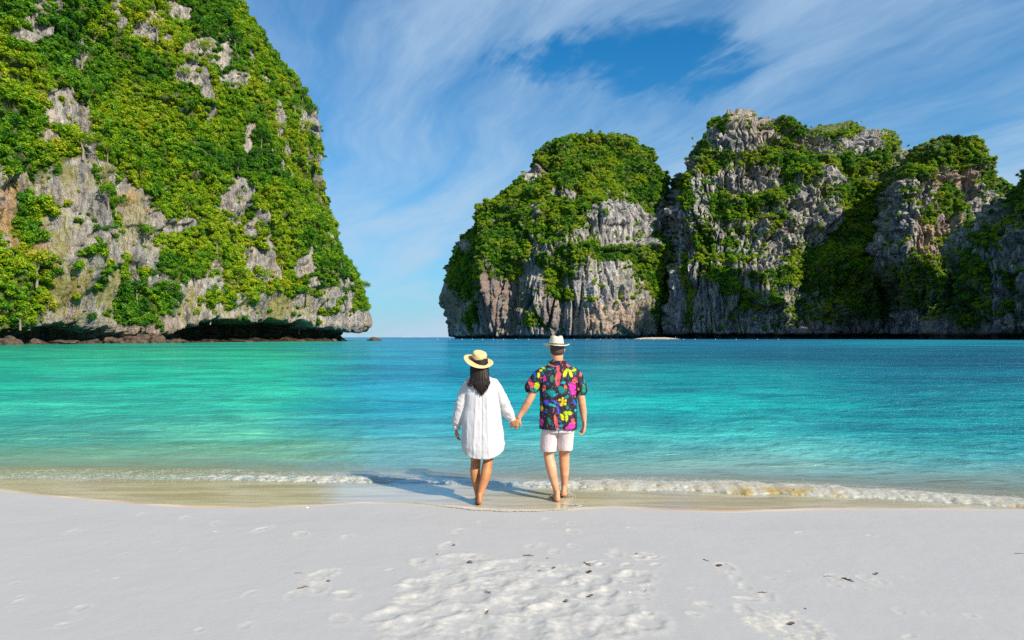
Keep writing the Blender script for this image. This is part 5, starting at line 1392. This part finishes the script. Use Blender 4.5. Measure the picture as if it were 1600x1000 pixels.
# ------------------------------------------------------------------ rocks in the water and along the foot of the left headland
def boulder(name, x, y, r, seed, mat, label, group=None, squash=0.62, parent=None):
    bm = bmesh.new(); bmesh.ops.create_icosphere(bm, subdivisions=5, radius=1.0)
    me = bpy.data.meshes.new(name); bm.to_mesh(me); bm.free()
    co = get_co(me)
    d = 1 + 0.38 * fbm(co[:, 0] * 1.1 + seed, co[:, 1] * 1.1, co[:, 2] * 1.1, 3) - 0.20 * ridged(co[:, 0] * 2 + seed, co[:, 1] * 2, co[:, 2] * 2, 3) * .5
    q_ = 1 + 0.22 * np.sign(perlin(co[:, 0] * 1.3 + seed, co[:, 1] * 1.3 + 5, co[:, 2] * 1.3)) * np.abs(perlin(co[:, 0] * 1.3 + seed, co[:, 1] * 1.3 + 5, co[:, 2] * 1.3)) ** .6
    co = co * (d * q_)[:, None] * np.array([r * (1.2 + .5 * math.sin(seed)), r, r * squash * (1 + .4 * math.sin(seed * 2))])
    set_co(me, co)
    for p in me.polygons: p.use_smooth = True
    return link(name, me, mat, label=label, cat='boulder', group=group, loc=(x, y, r * squash * 0.18))
m, nt, out = material('shore_rock')
geo = nt.new('ShaderNodeNewGeometry').outputs['Position']
n = nt.noise(geo, 0.9, 6, 0.65); n2 = nt.noise(nt.mapping(geo, (.4, .4, 2)), 1.2, 5, 0.6)
c = nt.mix(nt.maprange(n, .3, .65), (0.020, 0.013, 0.010), (0.11, 0.068, 0.043))  # darkened so the boulders carry the undercut's shade in their colour
c = nt.mix(nt.maprange(n2, .55, .7, 0, .6), c, (0.16, 0.10, 0.05))
principled(nt, out, c, 0.85, nt.bump(n, 0.9, 0.5))
MAT_SHORE = m
def on_left(px, dz=0.0, nearer=3.0):
    Y = float(L_Y(np.array(float(px)), np.array(538.0))) - nearer
    return X_of(px, Y), Y
places = [(12, 2.1, 'low dark boulder at the far left foot of the headland'), (58, 1.9, 'squat brown boulder beside the leafy bank at the left edge'), (100, 2.3, 'rough brown boulder in front of the first small cave'),
          (140, 1.7, 'small dark boulder under the cream hanging rock'), (178, 2.4, 'broad flat boulder below the dark bushy cleft'), (212, 2.9, 'pale brown boulder below the yellow-green grass'), (246, 3.3, 'largest brown boulder, tall and rounded, left of the long cave'),
          (272, 2.0, 'small rust boulder at the left mouth of the long cave'), (330, 1.7, 'flat ochre-streaked rock inside the long cave'), (388, 1.6, 'small wet rock half-way along the long cave'), (470, 1.8, 'dark wet rock near the right end of the long cave'), (522, 1.9, 'low brown rock by the tip of the headland')]
for i, (px, r, lab) in enumerate(places):
    x, y = on_left(px, 0, 1.5 if px < 300 else -2.0)
    boulder('boulder', x, y, r, 3.7 * i + 1, MAT_SHORE, lab, 'boulders along the foot of the left headland', 0.62 if px < 300 else .4)
Yr = F * HC / (532.3 - HOR)
boulder('boulder', X_of(585.5, Yr), Yr, 2.3, 77.0, MAT_SHORE, 'lone small brown rock poking out of the open water off the headland tip', None, 0.7)

# ------------------------------------------------------------------ low islets on the horizon
m, nt, out = material('hazy_island')
geo = nt.new('ShaderNodeNewGeometry').outputs['Position']
principled(nt, out, nt.mix(nt.noise(geo, 0.002, 4), (0.20, 0.30, 0.32), (0.30, 0.40, 0.42)), 0.95)  # distance haze is put into this pale blue-green colour
MAT_FAR = m
for (px, w, h, lab) in [(634, 11, 2.9, 'faint blue island on the horizon between the headland and the domed rock, the wider one'), (661, 6, 1.9, 'faint low blue islet on the horizon, just left of the domed rock')]:
    Y = 21000.0; X = X_of(px, Y); Wm = w * Y / F; Hm = h * Y / F
    gx = np.linspace(-1, 1, 70); gy = np.linspace(-1, 1, 24); GXx, GYy = np.meshgrid(gx, gy)
    z = Hm * np.clip(1 - np.abs(GXx) ** 2.2, 0, 1) * np.clip(1 - GYy ** 2, 0, 1) ** .5 * (0.75 + 0.6 * fbm(GXx * 2.2 + px, GYy * 1.5, 0 * GXx, 4)) - 8
    me = np_mesh('island', np.stack([X + GXx * Wm, Y + GYy * Wm * .6, z], -1).reshape(-1, 3), grid_faces(24, 70))
    link('island', me, MAT_FAR, label=lab, cat='island')

# ------------------------------------------------------------------ sand strip, bathers and buoys at the foot of the middle rock
Yb = 700.0
gx = np.linspace(-1, 1, 90); gy = np.linspace(-1, 1, 20); GXx, GYy = np.meshgrid(gx, gy)
z = -0.6 + 2.4 * np.clip(1 - np.abs(GXx) ** 3, 0, 1) * (0.5 + 0.5 * GYy) + 0.3 * fbm(GXx * 4, GYy * 2, 0 * GXx, 3)
me = np_mesh('far_beach', np.stack([X_of(1036, Yb) + GXx * 27, Yb + 16 + GYy * 18, z], -1).reshape(-1, 3), grid_faces(20, 90))
link('far_beach', me, simple('pale_sand', (0.46, 0.38, 0.27), 0.95, .1, 2), kind='structure', label='short strip of pale sand in the gap between the domed rock and the long cliff')
def tiny_person(px, Y, shirt, legs, label, arm=0.2, z0=0.0):
    o = empty('person', (X_of(px, Y), Y, z0), random.Random(px).uniform(0, 6), label, 'person', 'bathers on the far sand strip')
    bm = bmesh.new()
    head_mesh(bm, (0, 0, 1.60), 1.0)
    loft_z(bm, [(.82, 0, 0, .16, .11, .9), (1.0, 0, 0, .14, .10, .9), (1.3, 0, 0, .18, .11, .8), (1.42, 0, 0, .15, .08, .9), (1.47, 0, 0, .06, .055, 1)], 16)
    for s_ in (-1, 1):
        tube(bm, [(s_ * .18, 0, 1.36), (s_ * (.22 + arm * .4), .02, 1.12), (s_ * (.24 + arm), .08, .90)], [.05, .04, .028], 8)
        hand(bm, (s_ * (.24 + arm), .08, .90), (s_ * arm, .1, -1), (-s_, 0, 0), s_, 1.0, .5)
        tube(bm, [(s_ * .09, 0, .88), (s_ * .10, .03 * s_, .48), (s_ * .10, .06 * s_, .08)], [.10, .062, .036], 10)
        foot(bm, (s_ * .10, .06 * s_, .08), 0, 0)
    link('body', fuse(bm, 0.016, 1), MAT_SKIN_M, o)
    bm = bmesh.new(); loft_z(bm, [(.66, 0, 0, .19, .13, .9), (.9, 0, 0, .18, .13, .9), (1.3, 0, 0, .20, .13, .8), (1.44, 0, 0, .15, .1, .9)], 20)
    me = bpy.data.meshes.new('clothes'); bm.to_mesh(me); bm.free(); link('clothes', me, simple('clothes', shirt, .8), o)
    bm = bmesh.new(); ball(bm, (0, -.01, 1.65), (.085, .10, .085), 12)
    me = bpy.data.meshes.new('hair'); bm.to_mesh(me); bm.free(); link('hair', me, MAT_HAIR2, o)
def strip_z(px, Y):
    u = (X_of(px, Y) - X_of(1036, Yb)) / 27; v_ = (Y - Yb - 16) / 18
    return max(0.0, -0.6 + 2.4 * max(0, 1 - abs(u) ** 3) * (0.5 + 0.5 * v_))
for (px, Yq, sh, lg, lab) in [(1058, 706, (.75, .72, .68), 0, 'tiny far-off bather in white near the right end of the far sand strip'), (1049, 704, (.60, .25, .15), 0, 'tiny far-off bather in red on the far sand strip'),
                              (1016, 705, (.70, .62, .50), 0, 'tiny far-off bather in beige at the left part of the far sand strip'), (1026, 709, (.10, .25, .45), 0, 'tiny far-off bather in blue in the middle of the far sand strip'),
                              (1012, 703, (.15, .13, .12), 0, 'tiny far-off bather in black at the left end of the far sand strip')]:
    tiny_person(px, Yq, sh, lg, lab, 0.15, strip_z(px, Yq))
bm = bmesh.new(); ball(bm, (0, 0, 0.18), (.28, .28, .30), 16)
me_b = bpy.data.meshes.new('float_ball'); bm.to_mesh(me_b); bm.free(); me_b.materials.append(simple('white_buoy', (.78, .74, .66), .4))
bm = bmesh.new(); tube(bm, [(0, 0, .42), (0, 0, .54)], [.06, .04], 8)
me_c = bpy.data.meshes.new('mooring_eye'); bm.to_mesh(me_c); bm.free(); me_c.materials.append(simple('orange_plastic', (.6, .2, .03), .5))
ORD = 'first second third fourth fifth sixth seventh eighth ninth tenth eleventh twelfth thirteenth fourteenth fifteenth sixteenth seventeenth eighteenth nineteenth twentieth twenty-first twenty-second twenty-third'.split()
for i, px in enumerate([684, 703, 722, 738, 754, 771, 787, 806, 826, 897, 917, 938, 958, 979, 1001, 1022, 1043, 1068, 1086, 1118, 1150, 1183, 1216]):
    Y = 560 + 14 * math.sin(i * .7)
    o = empty('buoy', (X_of(px, Y), Y, 0.0), 0, 'white float on the far water, ' + ORD[i] + ' from the left end of its line', 'buoy', 'white floats closing off the far water')
    a = bpy.data.objects.new('float_ball', me_b); a.parent = o; COL.objects.link(a)
    a = bpy.data.objects.new('mooring_eye', me_c); a.parent = o; COL.objects.link(a)

# ------------------------------------------------------------------ litter on the sand
MAT_TWIG = simple('dry_twig', (0.15, 0.085, 0.05), 0.8, .4, 80, .4)
MAT_DLEAF = simple('dead_leaf', (0.12, 0.065, 0.04), 0.75, .4, 60, .4)
MAT_PEB = simple('grey_pebble', (0.10, 0.09, 0.09), 0.7, .4, 90, .4)
MAT_SHELL = simple('shell', (0.66, 0.60, 0.52), 0.4, .15, 120, .3)
jj0 = np.searchsorted(ys, 3.4)
def sand_at(x, y):
    i = int(np.clip(np.searchsorted(xs, x), 1, len(xs) - 2)); j = int(np.clip(np.searchsorted(ys, y), 1, len(ys) - 2))
    return float(GZ[j - 1:j + 2, i - 1:i + 2].max())
def twig(px, py, L, ang, r, seed, label, mat=MAT_TWIG, fork=True):
    x, y = ground_point(px, py); rr_ = random.Random(seed)
    bm = bmesh.new(); pts = []
    for k in range(6):
        t_ = k / 5 - .5
        pts.append((t_ * L, rr_.uniform(-.06, .06) * L, r * .6 + abs(rr_.gauss(0, .12)) * L * .25))
    tube(bm, pts, [r, r, r * .9, r * .8, r * .6, r * .35], 7)
    if fork:
        tube(bm, [pts[2], (pts[2][0] + L * .18, pts[2][1] + L * .16, pts[2][2] + L * .07), (pts[2][0] + L * .30, pts[2][1] + L * .2, pts[2][2] + L * .05)], [r * .7, r * .5, r * .25], 6)
    me = bpy.data.meshes.new('twig'); bm.to_mesh(me); bm.free()
    for p in me.polygons: p.use_smooth = True
    o = link('twig', me, mat, label=label, cat='twig', loc=(x, y, sand_at(x, y))); o.rotation_euler = (0, 0, R(ang))
def dleaf(px, py, L, ang, seed, label):
    x, y = ground_point(px, py)
    nu, nv = 13, 9; vv = []; L = L * .72
    for j in range(nv):
        for i in range(nu):
            u = i / (nu - 1) * 2 - 1; v_ = j / (nv - 1) * 2 - 1
            w = (1 - u * u) ** .7 * .32
            vv.append((u * L / 2, v_ * w * L, .006 + .16 * L * v_ * v_ * w * 3 + .10 * L * u * u + .01 * L * math.sin(7 * u + seed)))
    top_ = np.array(vv); bot = top_ - [0, 0, .0012]
    f = grid_faces(nv, nu)
    me = np_mesh('leaf', np.vstack([top_, bot]), np.vstack([f, f[:, ::-1] + len(top_)]))
    o = link('leaf', me, MAT_DLEAF, label=label, cat='leaf', loc=(x, y, sand_at(x, y))); o.rotation_euler = (R(8), R(-6), R(ang))
def stone(px, py, r, seed, label, mat, name='pebble'):
    x, y = ground_point(px, py)
    bm = bmesh.new(); bmesh.ops.create_icosphere(bm, subdivisions=3, radius=r)
    me = bpy.data.meshes.new(name); bm.to_mesh(me); bm.free(); co = get_co(me)
    set_co(me, co * (1 + .3 * perlin(co[:, 0] / r + seed, co[:, 1] / r, co[:, 2] / r))[:, None] * [1.3, 1, .7])
    for p in me.polygons: p.use_smooth = True
    link(name, me, mat, label=label, cat=name, loc=(x, y, sand_at(x, y) + r * .35))
twig(826, 869, .085, -8, .0045, 1, 'short brown twig lying level just behind the churned patch of sand')
twig(917, 884, .10, -62, .0055, 2, 'bent brown twig pointing downhill, right of the churned sand')
dleaf(920, 899, .075, -65, 3, 'curled brown dead leaf right of the churned sand')
dleaf(922, 937, .05, 20, 4, 'small dark dead leaf below the bent twig')
twig(763, 935, .07, -50, .0035, 5, 'thin dark twig slanting on the left of the churned sand')
twig(762, 967, .06, 80, .005, 6, 'short dark twig standing out of a footprint in the churned sand', fork=False)
stone(735, 881, .016, 7, 'dark round pebble at the upper left of the churned sand', MAT_PEB)
stone(710, 852, .010, 8, 'small brown pebble above the dark round pebble', MAT_PEB)
dleaf(865, 891, .045, 15, 9, 'small curled brown leaf in the middle of the churned sand')
twig(843, 896, .03, 5, .003, 10, 'tiny twig splinter left of the small curled leaf', fork=False)
stone(884, 948, .010, 11, 'tiny brown pebble in the churned sand below the leaves', MAT_PEB)
dleaf(1121, 887, .07, -35, 12, 'brown dead leaf on the smooth sand right of the people')
twig(1101, 877, .06, -55, .003, 13, 'thin reddish twig next to the brown dead leaf on smooth sand', fork=False)
twig(1321, 911, .085, -62, .006, 14, 'dark forked twig alone on the smooth sand at the right')
twig(1290, 904, .07, 3, .0025, 15, 'thin grey straw lying left of the dark forked twig', fork=False)
dleaf(1364, 901, .05, 40, 16, 'small grey-brown leaf right of the dark forked twig')
twig(1188, 932, .07, 8, .0035, 17, 'thin dark twig below and left of the forked twig')
twig(1590, 866, .12, -6, .002, 18, 'long thin grey straw at the right edge of the picture', fork=False)
stone(516, 915, .010, 19, 'small dark pebble beside the pale scuffed sand at the left', MAT_PEB)
twig(478, 926, .09, 38, .0035, 20, 'dark forked twig in the scuffed sand at the left')
twig(470, 901, .06, 4, .002, 21, 'fine straw at the edge of the pale scuff at the left', fork=False)
stone(759, 963, .009, 22, 'white bit of shell on the tip of the short dark twig', MAT_SHELL, 'shell')
stone(993, 867, .007, 23, 'tiny reddish pebble at the right end of the churned sand', MAT_PEB)
stone(684, 868, .007, 24, 'tiny dark pebble left of the small brown pebble', MAT_PEB)
stone(982, 933, .007, 25, 'white shell chip right of the churned sand', MAT_SHELL, 'shell')
twig(1007, 930, .05, 60, .002, 26, 'fine dark twig right of the white shell chip', fork=False)
stone(482, 787.5, .012, 27, 'white shell at the left end of the wet sand', MAT_SHELL, 'shell')
stone(1254, 960, .006, 28, 'tiny dark pebble on the smooth sand above the lower right footprints', MAT_PEB)
stone(855, 873, .006, 29, 'tiny dark pebble behind the brown twig', MAT_PEB)
dleaf(1232, 985, .06, -12, 30, 'dark curled leaf half buried in the large footprint at the lower right')

# ------------------------------------------------------------------ single trees that stand out on the left headland
def tree_proto(seed):
    h = 1.0; r = random.Random(seed)
    bm = bmesh.new()
    lean = r.uniform(-.12, .12)
    tip = (lean, r.uniform(-.1, .1), .62)
    tube(bm, [(0, 0, -.25), (lean * .4, 0, .2), tip], [.050, .038, .020], 7)
    for k in range(4):
        a = k * 1.6 + r.uniform(-.4, .4)
        tube(bm, [(lean * .6, 0, .35 + .05 * k), (lean + .22 * math.cos(a), .22 * math.sin(a), .68), (lean + .38 * math.cos(a), .38 * math.sin(a), .85)], [.020, .014, .006], 5)
    mt = bpy.data.meshes.new('trunk'); bm.to_mesh(mt); bm.free(); mt.materials.append(MAT_BARK)
    vv, ff_, lvv = crown_arrays(seed + 500, 620, 0.085, 0.75, 11)
    vv = vv * np.array([.62, .62, .45]) + np.array([lean, 0, .80])
    mc = np_mesh('crown', vv, ff_, smooth=False, attrs={'leaf': lvv}); mc.materials.append(MAT_LEAF)
    return mt, mc
protos = [tree_proto(s_) for s_ in (1, 2, 3, 4)]
rt = random.Random(21)
def tree_on(G, px, py, H_, label, group):
    d_ = (G['PX'][:, :G['nf']] - px) ** 2 + (G['PY'][:, :G['nf']] - py) ** 2
    j, i = np.unravel_index(np.argmin(d_), d_.shape)
    p = G['P'][j, i] + G['N'][j, i] * 0.8
    o = empty('tree', tuple(float(q) for q in p), rt.uniform(0, 6.28), label, 'tree', group)
    o.scale = (H_ * rt.uniform(.9, 1.2), H_ * rt.uniform(.9, 1.2), H_ * rt.uniform(.9, 1.1))
    mt, mc = protos[rt.randrange(4)]
    for nm, me_ in (('trunk', mt), ('crown', mc)):
        c_ = bpy.data.objects.new(nm, me_); c_.parent = o; COL.objects.link(c_)
edge = [(488, 182, 7.5, 'lone leafy tree jutting from the steep right edge of the headland, high up'), (512, 262, 5.5, 'bushy tree leaning out just below the tree high on the headland edge'), (510, 285, 5, 'small tree on the headland edge at mid height'),
        (538, 368, 5.5, 'round-crowned tree on the lower right edge of the headland'), (562, 428, 5.5, 'tree overhanging the sky near the tip of the headland'), (568, 462, 6.5, 'broad tree just above the rocky tip of the headland'), (530, 345, 4.5, 'small tree on the edge above the round-crowned one'),
        (190, 455, 7.5, 'large bright tree at the foot of the dark cleft'), (215, 478, 7, 'large round tree right of the one at the foot of the cleft'), (245, 468, 6, 'bright tree left of the pale wall above the long cave'), (20, 505, 5.5, 'bright green tree low over the water at the left edge'), (28, 440, 7, 'large tree above the low tree at the left edge')]
for px, py, H_, lab in edge: tree_on(LC, px, py, H_, lab, None)
# one tree per side of each landmark of the rock, so that each can be found
def ring_trees(G, marks, group, hs, sides):
    for (nm, cx, cy, rx, ry) in marks:
        for sd_ in sides:
            px, py = {'just above': (cx, cy - ry), 'just below': (cx, cy + ry), 'just left of': (cx - rx, cy), 'just right of': (cx + rx, cy)}[sd_]
            if px < 4: continue
            tree_on(G, px, py, rt.uniform(*hs), 'full-crowned jungle tree ' + sd_ + ' ' + nm, group)
ring_trees(LC, [('the tall slanting bare strip', 118, 250, 34, 84), ('the small blue-grey patch near the upper left', 116, 70, 26, 30), ('the large cream patch high on the headland', 306, 78, 44, 26),
                ('the narrow cream streak under the large cream patch', 293, 130, 22, 36), ('the twin white patches at the very top', 215, 32, 26, 28), ('the lone bare triangle in mid slope', 356, 316, 30, 40),
                ('the big diagonal slab left of the middle', 216, 335, 62, 52), ('the pale pointed slab above the long cave', 326, 445, 36, 54), ('the leaning slab right of the pointed slab', 408, 415, 30, 36),
                ('the thin upright streak at upper right', 425, 178, 18, 32), ('the paired thin streaks near the right edge', 466, 184, 14, 28), ('the little notch-like patch in the upper right slope', 372, 228, 16, 24),
                ('the small streak in the right-hand slope', 442, 238, 16, 28), ('the rock knuckles near the tip', 505, 470, 24, 46)],
           'jungle trees on the left headland', (4.2, 7.0), ('just above', 'just below', 'just left of', 'just right of'))
ring_trees(MC, [('the square grey wall of the domed rock', 963, 342, 54, 34), ('the thin grey ledge of the dome', 885, 300, 30, 16), ('the brown wall of the domed rock', 768, 440, 30, 44), ('the summit of the domed rock', 940, 222, 40, 14)],
           'jungle trees on the domed rock', (6, 9), ('just above', 'just left of', 'just right of'))
ring_trees(AC, [('the cream wall under the flat summit', 1180, 215, 50, 30), ('the dark hollow right of the flat summit', 1285, 222, 38, 26), ('the upper cave mouth of the long cliff', 1370, 275, 34, 20), ('the spiky crest of the long cliff', 1265, 325, 40, 36)],
           'jungle trees on the flat-topped cliff', (6, 9), ('just above', 'just below', 'just right of'))
ring_trees(BC, [('the cream wall of the right-hand crag', 1480, 285, 52, 48), ('the leafy patch in the right-hand crag', 1486, 305, 18, 22)],
           'jungle trees on the right-hand crag', (6, 8), ('just above', 'just right of'))
